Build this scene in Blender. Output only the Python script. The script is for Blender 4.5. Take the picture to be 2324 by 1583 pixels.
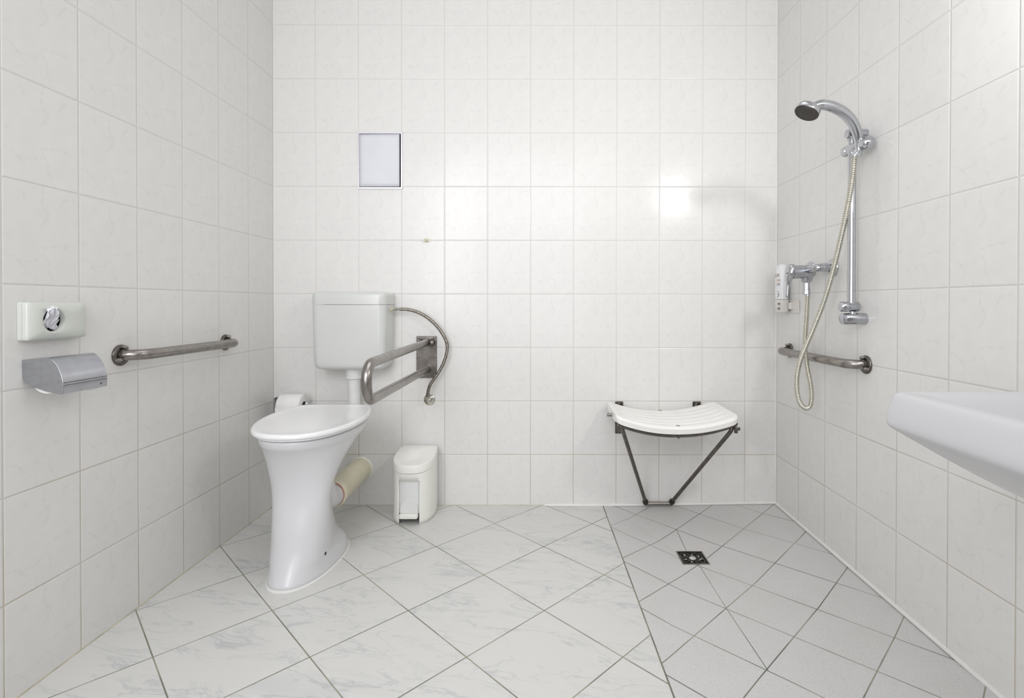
import bpy, bmesh, math, random
from math import sin, cos, pi, radians, sqrt, atan2
from mathutils import Vector, Matrix

# ------------------------------------------------------------------ clear
for o in list(bpy.data.objects):
    bpy.data.objects.remove(o, do_unlink=True)
SC = bpy.context.scene
COL = SC.collection

# ------------------------------------------------------------------ camera
W_IMG, H_IMG = 2324.0, 1583.0
F_PX, CX, CY = 1172.32, 1230.57, 696.36
PITCH, YAW, ROLL = -0.00691, -0.00156, -0.00095
CAM = Vector((1.24636, -2.4108, 0.94353))
_R = (Matrix.Rotation(YAW, 3, 'Z') @ Matrix.Rotation(PITCH, 3, 'X') @ Matrix.Rotation(ROLL, 3, 'Y'))
cam_data = bpy.data.cameras.new('camera')
cam = bpy.data.objects.new('camera', cam_data)
COL.objects.link(cam)
_r, _f, _u = _R.col[0], _R.col[1], _R.col[2]
cam.matrix_world = Matrix(((_r[0], _u[0], -_f[0], CAM[0]), (_r[1], _u[1], -_f[1], CAM[1]),
                           (_r[2], _u[2], -_f[2], CAM[2]), (0, 0, 0, 1)))
cam_data.sensor_width = 36.0
cam_data.sensor_fit = 'HORIZONTAL'
cam_data.lens = F_PX / W_IMG * 36.0
cam_data.shift_x = -(CX - W_IMG / 2) / W_IMG
cam_data.shift_y = -(H_IMG / 2 - CY) / W_IMG
cam_data.clip_start = 0.02
SC.camera = cam

# ------------------------------------------------------------------ world + light
world = bpy.data.worlds.new('world')
SC.world = world
world.use_nodes = True
world.node_tree.nodes['Background'].inputs[0].default_value = (0.9, 0.95, 1.0, 1)
world.node_tree.nodes['Background'].inputs[1].default_value = 0.2

def area(name, loc, target, size, power, color=(1, 1, 1), size_y=None, shape='RECTANGLE'):
    l = bpy.data.lights.new(name, 'AREA')
    l.shape = shape
    l.size = size
    if size_y: l.size_y = size_y
    l.energy = power
    l.color = color
    o = bpy.data.objects.new(name, l)
    COL.objects.link(o)
    o.location = loc
    o.rotation_euler = (Vector(target) - Vector(loc)).to_track_quat('-Z', 'Y').to_euler()
    return o

CEIL = 2.62
FRONT = -3.35
COOL = (0.945, 0.956, 1.0)
fl_ = area('front_fill_light', (0.95, FRONT + 0.08, 1.50), (1.10, 0, 1.50), 1.7, 12.0, COOL, 2.1)  # added soft fill behind the camera, not a fixture of the room
fl_.data.spread = radians(125)
fh = area('high_front_fill_light', (1.17, FRONT + 0.25, 2.10), (1.17, 0, 1.7), 2.0, 7.5, COOL, 0.9)  # second unseen fill, set higher, added to balance wall brightness
fh.data.spread = radians(125)
cl = area('ceiling_light', (1.17, -1.2, CEIL - 0.02), (1.17, -1.2, 0), 1.4, 4.0, COOL, 1.6)
cl.data.spread = radians(90)
area('window_light', (0.10, -2.72, 1.50), (1.45, -0.2, 1.15), 0.95, 26.0, COOL, 1.45)
ml = area('mirror_light', (2.27, -1.64, 1.76), (1.55, 0.0, 1.40), 0.15, 3.6, (1.0, 0.99, 0.97), 0.15, 'ELLIPSE')

ml.data.spread = radians(130)
SC.view_settings.view_transform = 'Standard'
SC.view_settings.look = 'None'
SC.view_settings.exposure = -0.14
SC.view_settings.gamma = 1.0
SC.view_settings.use_curve_mapping = False

# ------------------------------------------------------------------ frames of the walls
WL, WR = 0.0, 2.34244
def LW(s, h, z): return Vector((WL - 0.00501 * s + h, -s, z))
def RW(s, h, z): return Vector((WR + 0.00775 * s - h, -s, z))
LW_N = Vector((1, 0, 0)); RW_N = Vector((-1, 0, 0)); BW_N = Vector((0, -1, 0))
TW, TH, Z0 = 0.20052, 0.25, 0.237

# ------------------------------------------------------------------ materials
def new_mat(name):
    m = bpy.data.materials.new(name)
    m.use_nodes = True
    return m, m.node_tree, m.node_tree.nodes['Principled BSDF']

def mat(name, color, rough=0.4, metal=0.0, coat=0.0, noise=0.0, nscale=20.0, bump=0.0, spec=0.5, sss=0.0, color2=None):
    m, nt, b = new_mat(name)
    b.inputs['Base Color'].default_value = (*color, 1)
    b.inputs['Roughness'].default_value = rough
    b.inputs['Metallic'].default_value = metal
    b.inputs['Coat Weight'].default_value = coat
    b.inputs['Coat Roughness'].default_value = 0.05
    b.inputs['Specular IOR Level'].default_value = spec
    if sss: 
        b.inputs['Subsurface Weight'].default_value = sss
        b.inputs['Subsurface Radius'].default_value = (0.01, 0.01, 0.01)
    tc = nt.nodes.new('ShaderNodeTexCoord')
    n = nt.nodes.new('ShaderNodeTexNoise')
    n.inputs['Scale'].default_value = nscale
    n.inputs['Detail'].default_value = 6
    nt.links.new(tc.outputs['Object'], n.inputs['Vector'])
    mx = nt.nodes.new('ShaderNodeMix'); mx.data_type = 'RGBA'
    c2 = color2 if color2 else tuple(max(0, c * (1 - noise)) for c in color)
    mx.inputs[6].default_value = (*color, 1)
    mx.inputs[7].default_value = (*c2, 1)
    mr = nt.nodes.new('ShaderNodeMapRange')
    mr.inputs[1].default_value = 0.4; mr.inputs[2].default_value = 0.7
    nt.links.new(n.outputs[0], mr.inputs[0])
    nt.links.new(mr.outputs[0], mx.inputs[0])
    nt.links.new(mx.outputs[2], b.inputs['Base Color'])
    if bump:
        bp = nt.nodes.new('ShaderNodeBump')
        bp.inputs['Strength'].default_value = 1.0
        bp.inputs['Distance'].default_value = bump
        nt.links.new(n.outputs[0], bp.inputs['Height'])
        nt.links.new(bp.outputs[0], b.inputs['Normal'])
    return m

class NT:
    """tiny helper around a node tree"""
    def __init__(s, nt): s.nt = nt
    def n(s, t, **k):
        x = s.nt.nodes.new(t)
        for a, b in k.items(): setattr(x, a, b)
        return x
    def put(s, sock, v):
        if isinstance(v, bpy.types.NodeSocket): s.nt.links.new(v, sock)
        else: sock.default_value = v
    def m(s, op, a, b=0.0, c=0.0, clamp=False):
        x = s.n('ShaderNodeMath', operation=op, use_clamp=clamp)
        s.put(x.inputs[0], a); s.put(x.inputs[1], b); s.put(x.inputs[2], c)
        return x.outputs[0]
    def v(s, op, a, b=(0, 0, 0), scale=None):
        x = s.n('ShaderNodeVectorMath', operation=op)
        s.put(x.inputs[0], a); s.put(x.inputs[1], b)
        if scale is not None: s.put(x.inputs['Scale'], scale)
        return x.outputs['Value'] if op in ('DOT_PRODUCT', 'LENGTH', 'DISTANCE') else x.outputs[0]
    def rng(s, v, a, b, c, d, smooth=True):
        x = s.n('ShaderNodeMapRange')
        x.interpolation_type = 'SMOOTHSTEP' if smooth else 'LINEAR'
        s.put(x.inputs[0], v)
        for i, q in enumerate((a, b, c, d)): s.put(x.inputs[i + 1], q)
        return x.outputs[0]
    def mix(s, f, a, b):
        x = s.n('ShaderNodeMix', data_type='RGBA')
        s.put(x.inputs[0], f); s.put(x.inputs[6], a); s.put(x.inputs[7], b)
        return x.outputs[2]
    def noise(s, vec, scale, detail=3.0, rough=0.5, dist=0.0):
        x = s.n('ShaderNodeTexNoise')
        s.put(x.inputs['Vector'], vec); x.inputs['Scale'].default_value = scale
        x.inputs['Detail'].default_value = detail; x.inputs['Roughness'].default_value = rough
        x.inputs['Distortion'].default_value = dist
        return x.outputs[0], x.outputs[1]
    def sep(s, v):
        x = s.n('ShaderNodeSeparateXYZ'); s.put(x.inputs[0], v); return x.outputs
    def comb(s, a, b, c=0.0):
        x = s.n('ShaderNodeCombineXYZ'); s.put(x.inputs[0], a); s.put(x.inputs[1], b); s.put(x.inputs[2], c)
        return x.outputs[0]

VEINS = [
    [(.05, .71), (.12, .71), (.19, .76), (.375, .767), (.5, .70), (.49, .63), (.61, .606), (.83, .595)],
    [(.19, .76), (.30, .87), (.39, .91), (.39, .98)],
    [(.30, .87), (.21, .90)],
    [(.5, .70), (.57, .76), (.56, .84), (.66, .98)],
    [(.5, 0), (.49, .2), (.58, .30), (.45, .43)],
    [(.93, .09), (.82, .09), (.77, .12), (.69, .24)],
    [(.23, .08), (.27, .15), (.38, .17)],
    [(.03, .54), (.08, .53)],
]

def wall_tile_mat(name, u0, seed):
    m, nt, b = new_mat(name)
    N = NT(nt)
    uv = N.n('ShaderNodeUVMap').outputs[0]
    X, Y, _ = N.sep(uv)
    gx = N.m('DIVIDE', N.m('SUBTRACT', X, u0), TW)
    gy = N.m('DIVIDE', N.m('SUBTRACT', Y, Z0), TH)
    ix, iy = N.m('FLOOR', gx), N.m('FLOOR', gy)
    fx, fy = N.m('SUBTRACT', gx, ix), N.m('SUBTRACT', gy, iy)
    lx = N.m('MULTIPLY', fx, TW)
    ly = N.m('MULTIPLY', N.m('SUBTRACT', 1.0, fy), TH)      # measured from the tile's top
    ex = N.m('MULTIPLY', N.m('MINIMUM', fx, N.m('SUBTRACT', 1.0, fx)), TW)
    ey = N.m('MULTIPLY', N.m('MINIMUM', fy, N.m('SUBTRACT', 1.0, fy)), TH)
    edge = N.m('MINIMUM', ex, ey)
    cell = N.comb(ix, iy, seed)
    wn = N.n('ShaderNodeTexWhiteNoise'); N.put(wn.inputs['Vector'], cell)
    # vein distance in the tile, slightly wobbled
    p = N.comb(lx, ly, 0.0)
    _, dn = N.noise(p, 60.0, 3.0)
    d3 = N.v('SCALE', N.v('SUBTRACT', dn, (0.5, 0.5, 0.5)), scale=0.009)
    dx, dy, _ = N.sep(N.v('ADD', p, d3))
    p2 = N.comb(dx, dy, 0.0)
    dist = None
    for line in VEINS:
        for (a, c) in zip(line[:-1], line[1:]):
            A = Vector((a[0] * TW, a[1] * TH, 0)); D = Vector((c[0] * TW, c[1] * TH, 0)) - A
            pa = N.v('SUBTRACT', p2, tuple(A))
            t = N.m('MULTIPLY', N.v('DOT_PRODUCT', pa, tuple(D)), 1.0 / D.length_squared, clamp=True)
            q = N.v('LENGTH', N.v('SUBTRACT', pa, N.v('SCALE', tuple(D), scale=t)))
            dist = q if dist is None else N.m('MINIMUM', dist, q)
    vn, _ = N.noise(p, 90.0, 4.0)
    core = N.rng(dist, 0.0, 0.0022, 1.0, 0.0)
    halo = N.rng(dist, 0.0, 0.008, 0.35, 0.0)
    vein = N.m('MULTIPLY', N.m('ADD', core, halo), N.rng(vn, 0.35, 0.65, 0.15, 1.0))
    cloud, _ = N.noise(p, 22.0, 3.0)
    base = N.mix(N.rng(cloud, 0.3, 0.7, 0.0, 1.0), (0.800, 0.789, 0.762, 1), (0.778, 0.767, 0.742, 1))
    base = N.mix(N.m('MULTIPLY', vein, 0.21), base, (0.52, 0.53, 0.535, 1))
    # joint: lighter cement, yellowed lower down by dirt
    gn, _ = N.noise(uv, 3.0, 4.0)
    low = N.rng(Y, 0.1, 1.15, 1.0, 0.0)
    dirt = N.m('MULTIPLY', low, N.rng(gn, 0.35, 0.65, 0.3, 1.0))
    grout = N.mix(dirt, (0.66, 0.655, 0.635, 1), (0.50, 0.43, 0.31, 1))
    gmask = N.rng(edge, 0.0008, 0.0016, 1.0, 0.0)
    colr = N.mix(gmask, base, grout)
    N.put(b.inputs['Base Color'], colr)
    N.put(b.inputs['Roughness'], N.rng(gmask, 0, 1, 0.20, 0.75, False))
    b.inputs['Specular IOR Level'].default_value = 0.33
    # tiles laid with a tiny tilt each, pillowed edge
    geo = N.n('ShaderNodeNewGeometry').outputs['Normal']
    tilt = N.v('SCALE', N.v('SUBTRACT', wn.outputs['Color'], (0.5, 0.5, 0.5)), scale=0.022)
    nrm = N.v('NORMALIZE', N.v('ADD', geo, tilt))
    wav, _ = N.noise(uv, 5.0, 1.0)
    h = N.m('ADD', N.rng(edge, 0.0006, 0.0042, 0.0, 0.0011), N.m('MULTIPLY', wav, 0.0016))
    bp = N.n('ShaderNodeBump'); bp.inputs['Strength'].default_value = 0.8; bp.inputs['Distance'].default_value = 1.0
    N.put(bp.inputs['Height'], h); N.put(bp.inputs['Normal'], nrm)
    N.put(b.inputs['Normal'], bp.outputs[0])
    return m

def floor_marble_mat():
    m, nt, b = new_mat('floor_marble_tile')
    N = NT(nt)
    P = N.n('ShaderNodeTexCoord').outputs['Object']
    X, Y, _ = N.sep(P)
    per = 0.418
    gu = N.m('DIVIDE', N.m('SUBTRACT', N.m('ADD', X, Y), 0.845), per)
    gv = N.m('DIVIDE', N.m('SUBTRACT', N.m('SUBTRACT', X, Y), 1.249), per)
    iu, iv = N.m('FLOOR', gu), N.m('FLOOR', gv)
    fu, fv = N.m('SUBTRACT', gu, iu), N.m('SUBTRACT', gv, iv)
    k = per / sqrt(2)
    eu = N.m('MULTIPLY', N.m('MINIMUM', fu, N.m('SUBTRACT', 1.0, fu)), k)
    ev = N.m('MULTIPLY', N.m('MINIMUM', fv, N.m('SUBTRACT', 1.0, fv)), k)
    edge = N.m('MINIMUM', N.m('MINIMUM', eu, ev), N.m('ABSOLUTE', N.m('SUBTRACT', X, N.m('ADD', 1.534, N.m('MULTIPLY', Y, -0.0262)))))
    # veins run across the picture, other piece of the marble in every tile
    cell = N.comb(N.m('MULTIPLY', iu, 3.7), N.m('MULTIPLY', iv, 5.3), 0.0)
    rx = N.m('ADD', N.m('MULTIPLY', X, 0.97), N.m('MULTIPLY', Y, -0.24))
    ry = N.m('ADD', N.m('MULTIPLY', X, 0.24), N.m('MULTIPLY', Y, 0.97))
    q = N.v('ADD', N.comb(N.m('MULTIPLY', rx, 2.4), N.m('MULTIPLY', ry, 8.5), 0.0), cell)
    w, _ = N.noise(q, 1.6, 7.0, 0.6, 0.9)
    vein = N.rng(N.m('ABSOLUTE', N.m('SUBTRACT', w, 0.5)), 0.0, 0.035, 1.0, 0.0)
    w2, _ = N.noise(q, 0.9, 5.0, 0.6, 0.4)
    blot = N.rng(w2, 0.5, 0.72, 0.0, 1.0)
    a = N.m('MULTIPLY', vein, N.rng(w2, 0.38, 0.62, 0.05, 0.8))
    sp, _ = N.noise(P, 350.0, 2.0)
    base = N.mix(N.rng(sp, 0.3, 0.7, 0, 1), (0.70, 0.695, 0.665, 1), (0.665, 0.66, 0.635, 1))
    base = N.mix(N.m('MULTIPLY', blot, 0.45), base, (0.56, 0.565, 0.565, 1))
    base = N.mix(N.m('MULTIPLY', a, 0.72), base, (0.44, 0.455, 0.465, 1))
    g = N.rng(edge, 0.0012, 0.0022, 1.0, 0.0)
    gn, _ = N.noise(P, 5.0, 3.0)
    N.put(b.inputs['Base Color'], N.mix(g, base, N.mix(N.rng(gn, .4, .6, 0, 1), (0.19, 0.19, 0.14, 1), (0.34, 0.33, 0.25, 1))))
    N.put(b.inputs['Roughness'], N.rng(g, 0, 1, 0.42, 0.8, False))
    bp = N.n('ShaderNodeBump'); bp.inputs['Strength'].default_value = 0.6; bp.inputs['Distance'].default_value = 1.0
    N.put(bp.inputs['Height'], N.rng(edge, 0.0006, 0.0028, 0.0, 0.0008))
    N.put(b.inputs['Normal'], bp.outputs[0])
    return m

def floor_speckle_mat():
    m, nt, b = new_mat('floor_speckled_tile')
    N = NT(nt)
    P = N.n('ShaderNodeTexCoord').outputs['Object']
    X, Y, _ = N.sep(P)
    pu, pv = 0.2815, 0.2875
    gu = N.m('DIVIDE', N.m('SUBTRACT', N.m('ADD', X, Y), 0.743), pu)
    gv = N.m('DIVIDE', N.m('SUBTRACT', N.m('SUBTRACT', X, Y), 2.05), pv)
    fu, fv = N.m('FRACT', gu), N.m('FRACT', gv)
    eu = N.m('MULTIPLY', N.m('MINIMUM', fu, N.m('SUBTRACT', 1.0, fu)), pu / sqrt(2))
    ev = N.m('MULTIPLY', N.m('MINIMUM', fv, N.m('SUBTRACT', 1.0, fv)), pv / sqrt(2))
    edge = N.m('MINIMUM', eu, ev)
    edge = N.m('MINIMUM', edge, N.m('MAXIMUM', 0.0, N.m('SUBTRACT', N.m('ABSOLUTE', N.m('SUBTRACT', X, N.m('ADD', 1.534, N.m('MULTIPLY', Y, -0.0262)))), 0.0014)))
    # tiles cut along the fall line through the drain
    flat = N.comb(X, Y, 0.0)
    for a, c in (((1.819, -.231), (1.812, -.405)), ((1.829, -.505), (1.827, -.803)), ((1.827, -.803), (1.8315, -1.0885))):
        A = Vector((*a, 0)); D = Vector((*c, 0)) - A
        pa = N.v('SUBTRACT', flat, tuple(A))
        t = N.m('MULTIPLY', N.v('DOT_PRODUCT', pa, tuple(D)), 1.0 / D.length_squared, clamp=True)
        q = N.v('LENGTH', N.v('SUBTRACT', pa, N.v('SCALE', tuple(D), scale=t)))
        edge = N.m('MINIMUM', edge, N.m('ADD', q, 0.0004))
    vo = N.n('ShaderNodeTexVoronoi'); vo.inputs['Scale'].default_value = 230.0
    N.put(vo.inputs['Vector'], P)
    wn = N.n('ShaderNodeTexWhiteNoise'); N.put(wn.inputs['Vector'], vo.outputs['Position'])
    dot = N.m('MULTIPLY', N.rng(vo.outputs['Distance'], 0.12, 0.26, 1.0, 0.0), N.m('GREATER_THAN', wn.outputs['Value'], 0.36))
    sp, _ = N.noise(P, 600.0, 2.0)
    big, _ = N.noise(P, 6.0, 2.0)
    base = N.mix(N.rng(sp, 0.35, 0.65, 0, 1), (0.67, 0.665, 0.655, 1), (0.60, 0.597, 0.59, 1))
    base = N.mix(N.rng(big, 0.3, 0.7, 0, 0.25), base, (0.60, 0.55, 0.51, 1))
    base = N.mix(N.m('MULTIPLY', dot, 0.85), base, (0.30, 0.29, 0.28, 1))
    g = N.rng(edge, 0.0011, 0.0021, 1.0, 0.0)
    gn, _ = N.noise(P, 4.0, 3.0)
    N.put(b.inputs['Base Color'], N.mix(g, base, N.mix(N.rng(gn, .35, .65, 0, 1), (0.12, 0.13, 0.10, 1), (0.36, 0.35, 0.27, 1))))
    b.inputs['Roughness'].default_value = 0.5
    bp = N.n('ShaderNodeBump'); bp.inputs['Strength'].default_value = 0.6; bp.inputs['Distance'].default_value = 1.0
    N.put(bp.inputs['Height'], N.rng(edge, 0.0006, 0.003, 0.0, 0.0009))
    N.put(b.inputs['Normal'], bp.outputs[0])
    return m

M = {}
M['tile_back'] = wall_tile_mat('back_wall_tile', 0.1930, 1.0)
M['tile_left'] = wall_tile_mat('left_wall_tile', -0.20708, 2.0)
M['tile_right'] = wall_tile_mat('right_wall_tile', 0.21063, 3.0)

M['marble'] = floor_marble_mat()
M['speckle'] = floor_speckle_mat()
M['ceiling'] = mat('ceiling_paint', (0.86, 0.855, 0.84), 0.8, noise=0.03)
M['silicone'] = mat('white_silicone', (0.84, 0.83, 0.80), 0.35, noise=0.06, nscale=12, bump=0.0003)
M['silicone_old'] = mat('yellowed_sealant', (0.60, 0.55, 0.42), 0.5, noise=0.35, nscale=16, bump=0.0004)
M['ceramic'] = mat('white_ceramic', (0.70, 0.70, 0.71), 0.24, coat=0.12, noise=0.015, nscale=6)
M['basin'] = mat('dimmed_basin_ceramic', (0.60, 0.60, 0.615), 0.24, coat=0.12, noise=0.015, nscale=6)  # the white ceramic darkened in colour, against excess light on the basin
M['lid'] = mat('white_toilet_lid_plastic', (0.91, 0.91, 0.905), 0.16, coat=0.3, noise=0.01, nscale=8)
M['cistern'] = mat('grey_white_cistern_plastic', (0.67, 0.68, 0.655), 0.22, coat=0.2, noise=0.03, nscale=5)
M['pipe_white'] = mat('white_pipe_plastic', (0.80, 0.80, 0.79), 0.3, noise=0.03)
M['cream'] = mat('cream_pipe_plastic', (0.82, 0.77, 0.58), 0.38, noise=0.06, nscale=14)
M['bin'] = mat('ivory_bin_plastic', (0.89, 0.88, 0.82), 0.32, noise=0.03, nscale=14)
M['bin_in'] = mat('grey_white_bin_plastic', (0.78, 0.79, 0.77), 0.3, noise=0.03)
M['paper'] = mat('white_paper', (0.87, 0.86, 0.84), 0.85, noise=0.03, nscale=60, bump=0.0003)
M['card'] = mat('grey_card_tube', (0.30, 0.27, 0.24), 0.8, noise=0.2)
M['chrome'] = mat('polished_chrome', (0.55, 0.56, 0.59), 0.07, metal=1.0, noise=0.06, nscale=30)
M['hood'] = mat('satin_chrome_hood', (0.47, 0.48, 0.515), 0.19, metal=1.0, noise=0.08, nscale=30)  # chrome roughened and darkened so the reflected lights show less
M['chrome_dull'] = mat('water_stained_chrome', (0.50, 0.51, 0.54), 0.17, metal=1.0, noise=0.08, nscale=90, bump=0.00004)
M['steel'] = mat('brushed_stainless_steel', (0.35, 0.325, 0.305), 0.27, metal=1.0, noise=0.25, nscale=45, bump=0.0001)
M['steel_dark'] = mat('dark_stainless_steel', (0.18, 0.165, 0.15), 0.33, metal=1.0, noise=0.3, nscale=40)
M['braid'] = mat('braided_steel', (0.36, 0.33, 0.29), 0.38, metal=1.0, noise=0.7, nscale=230, color2=(0.05, 0.04, 0.035))
M['hose'] = mat('shower_hose_metal', (0.64, 0.62, 0.545), 0.22, metal=1.0, noise=0.1, nscale=40)
M['black'] = mat('black_rubber', (0.014, 0.013, 0.012), 0.42, noise=0.4, nscale=300, color2=(0.045, 0.04, 0.03))
M['dark'] = mat('dark_hole', (0.01, 0.01, 0.01), 0.6, noise=0.1)
M['grille'] = mat('worn_drain_grate', (0.055, 0.05, 0.042), 0.4, metal=0.6, noise=0.9, nscale=90, color2=(0.20, 0.18, 0.15))
M['worn'] = mat('bare_worn_metal', (0.72, 0.71, 0.70), 0.45, metal=0.2, noise=0.3, nscale=200)
M['drain_well'] = mat('drain_well', (0.02, 0.019, 0.016), 0.5, noise=0.3)
M['disp'] = mat('pale_green_white_plastic', (0.66, 0.68, 0.63), 0.28, coat=0.2, noise=0.02, nscale=8)
M['bag'] = mat('thin_white_film', (0.86, 0.86, 0.90), 0.22, noise=0.05, nscale=40)
M['panel'] = mat('glossy_lavender_panel', (0.74, 0.74, 0.79), 0.42, metal=0.0, noise=0.06, nscale=7, spec=0.35)
M['panel_frame'] = mat('satin_panel_frame', (0.84, 0.82, 0.88), 0.22, metal=0.3, noise=0.04)
M['hook'] = mat('aged_clear_plastic', (0.74, 0.70, 0.55), 0.2, noise=0.2, nscale=90)
M['seat'] = mat('ivory_seat_plastic', (0.90, 0.89, 0.855), 0.30, noise=0.02, nscale=12)
M['bottle'] = mat('white_bottle_plastic', (0.85, 0.85, 0.86), 0.22, noise=0.01)
M['holder'] = mat('milky_holder_plastic', (0.76, 0.73, 0.69), 0.25, noise=0.04)
M['ink_gold'] = mat('bronze_print', (0.30, 0.17, 0.05), 0.4, noise=0.3, nscale=300)
M['ink_orange'] = mat('tan_print', (0.62, 0.40, 0.26), 0.5, noise=0.2)
M['ink_grey'] = mat('grey_print', (0.45, 0.44, 0.43), 0.5, noise=0.2)
M['ink_dark'] = mat('brown_print', (0.18, 0.12, 0.07), 0.5, noise=0.3)
M['door'] = mat('grey_door_paint', (0.36, 0.355, 0.345), 0.5, noise=0.05)
M['valve'] = mat('valve_chrome', (0.62, 0.60, 0.55), 0.15, metal=1.0, noise=0.3, nscale=60)
M['red'] = mat('red_sealant', (0.62, 0.30, 0.26), 0.5, noise=0.4, nscale=60)
m_, nt_, b_ = new_mat('lamp_diffuser')
b_.inputs['Emission Color'].default_value = (1, 0.98, 0.94, 1)
b_.inputs['Emission Strength'].default_value = 3.0
M['lamp'] = m_

# ------------------------------------------------------------------ mesh helpers
def new_bm(): return bmesh.new()

def obj(name, bm, m, parent=None, smooth=True, bevel=0.0, segs=2, angle=40, subsurf=0):
    bmesh.ops.recalc_face_normals(bm, faces=bm.faces)
    me = bpy.data.meshes.new(name)
    bm.to_mesh(me); bm.free()
    mats = m if isinstance(m, (list, tuple)) else [m]
    for q in mats: me.materials.append(q)
    o = bpy.data.objects.new(name, me)
    COL.objects.link(o)
    if smooth:
        for p in me.polygons: p.use_smooth = True
    if bevel:
        md = o.modifiers.new('bevel', 'BEVEL'); md.width = bevel; md.segments = segs
        md.limit_method = 'ANGLE'; md.angle_limit = radians(35)
    if subsurf:
        md = o.modifiers.new('subsurf', 'SUBSURF'); md.levels = subsurf; md.render_levels = subsurf
    if smooth:
        try:
            me.set_sharp_from_angle(angle=radians(angle))
        except Exception:
            pass
    if parent is not None:
        o.parent = parent
        o.matrix_parent_inverse = Matrix.Translation(parent.location).inverted()
    return o

def thing(name, label, cat, loc, group=None):
    o = bpy.data.objects.new(name, None)
    COL.objects.link(o)
    o.location = loc
    o.empty_display_size = 0.05
    o['label'] = label; o['category'] = cat
    if group: o['group'] = group
    return o

def tag(o, label, cat, group=None):
    o['label'] = label; o['category'] = cat
    if group: o['group'] = group
    return o

def struct(o):
    o['kind'] = 'structure'; return o

def frame_from(axis):
    a = Vector(axis).normalized()
    t = Vector((0, 0, 1)) if abs(a.z) < 0.9 else Vector((0, 1, 0))
    u = t.cross(a).normalized(); v = a.cross(u).normalized()
    return u, v, a

def add_loft(bm, rings, cap0=True, cap1=True, closed=True):
    vs = [[bm.verts.new(p) for p in r] for r in rings]
    n = len(vs[0])
    for a, b in zip(vs[:-1], vs[1:]):
        for i in range(n if closed else n - 1):
            j = (i + 1) % n
            try: bm.faces.new((a[i], a[j], b[j], b[i]))
            except ValueError: pass
    if cap0 and closed: bm.faces.new(list(reversed(vs[0])))
    if cap1 and closed: bm.faces.new(vs[-1])
    return vs

def catmull(pts, n=8):
    P = [Vector(p) for p in pts]
    P = [2 * P[0] - P[1]] + P + [2 * P[-1] - P[-2]]
    out = []
    for i in range(1, len(P) - 2):
        for k in range(n):
            t = k / n
            a, b, c, d = P[i - 1], P[i], P[i + 1], P[i + 2]
            out.append(0.5 * ((2 * b) + (c - a) * t + (2 * a - 5 * b + 4 * c - d) * t * t + (3 * b - a - 3 * c + d) * t ** 3))
    out.append(P[-2].copy())
    return out

def resample(path, step):
    L = [0.0]
    for a, b in zip(path[:-1], path[1:]): L.append(L[-1] + (b - a).length)
    n = max(2, int(round(L[-1] / step)))
    out = []; j = 0
    for i in range(n + 1):
        t = L[-1] * i / n
        while j < len(L) - 2 and L[j + 1] < t: j += 1
        d = L[j + 1] - L[j]
        out.append(path[j].lerp(path[j + 1], 0 if d == 0 else (t - L[j]) / d))
    return out

def add_tube(bm, path, r, n=16, caps=True, flat=1.0, up=None):
    path = [Vector(p) for p in path]
    rad = r if callable(r) else (lambda i, N: r)
    T = []
    for i in range(len(path)):
        a = path[max(0, i - 1)]; b = path[min(len(path) - 1, i + 1)]
        T.append((b - a).normalized())
    if up is not None:
        u = (Vector(up) - Vector(up).dot(T[0]) * T[0]).normalized()
    else:
        u = frame_from(T[0])[0]
    rings = []
    for i, p in enumerate(path):
        u = (u - u.dot(T[i]) * T[i]).normalized()
        v = T[i].cross(u)
        rr = rad(i, len(path))
        rings.append([p + u * (rr * flat * cos(2 * pi * k / n)) + v * (rr * sin(2 * pi * k / n)) for k in range(n)])
    add_loft(bm, rings, caps, caps)

def add_lathe(bm, origin, axis, prof, n=32, caps=True):
    """prof: list of (radius, distance along axis)"""
    u, v, a = frame_from(axis)
    o = Vector(origin)
    rings = [[o + a * h + u * (max(r, 1e-5) * cos(2 * pi * k / n)) + v * (max(r, 1e-5) * sin(2 * pi * k / n)) for k in range(n)] for r, h in prof]
    add_loft(bm, rings, caps, caps)

def add_box(bm, c, s, rot=None):
    c = Vector(c); h = Vector(s) / 2
    vs = []
    for x in (-1, 1):
        for y in (-1, 1):
            for z in (-1, 1):
                q = Vector((x * h.x, y * h.y, z * h.z))
                if rot is not None: q = rot @ q
                vs.append(bm.verts.new(c + q))
    for f in ((0, 1, 3, 2), (4, 6, 7, 5), (0, 4, 5, 1), (2, 3, 7, 6), (0, 2, 6, 4), (1, 5, 7, 3)):
        bm.faces.new([vs[i] for i in f])

def add_poly_prism(bm, pts, d):
    """pts: planar loop, d: extrusion vector"""
    a = [bm.verts.new(p) for p in pts]
    b = [bm.verts.new(Vector(p) + Vector(d)) for p in pts]
    n = len(a)
    bm.faces.new(list(reversed(a))); bm.faces.new(b)
    for i in range(n):
        bm.faces.new((a[i], a[(i + 1) % n], b[(i + 1) % n], b[i]))

def rrect(w, h, r, k=5):
    out = []
    for cx, cy, a0 in ((w / 2 - r, h / 2 - r, 0), (-w / 2 + r, h / 2 - r, 90), (-w / 2 + r, -h / 2 + r, 180), (w / 2 - r, -h / 2 + r, 270)):
        for i in range(k + 1):
            a = radians(a0 + 90 * i / k)
            out.append((cx + r * cos(a), cy + r * sin(a)))
    return out

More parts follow.
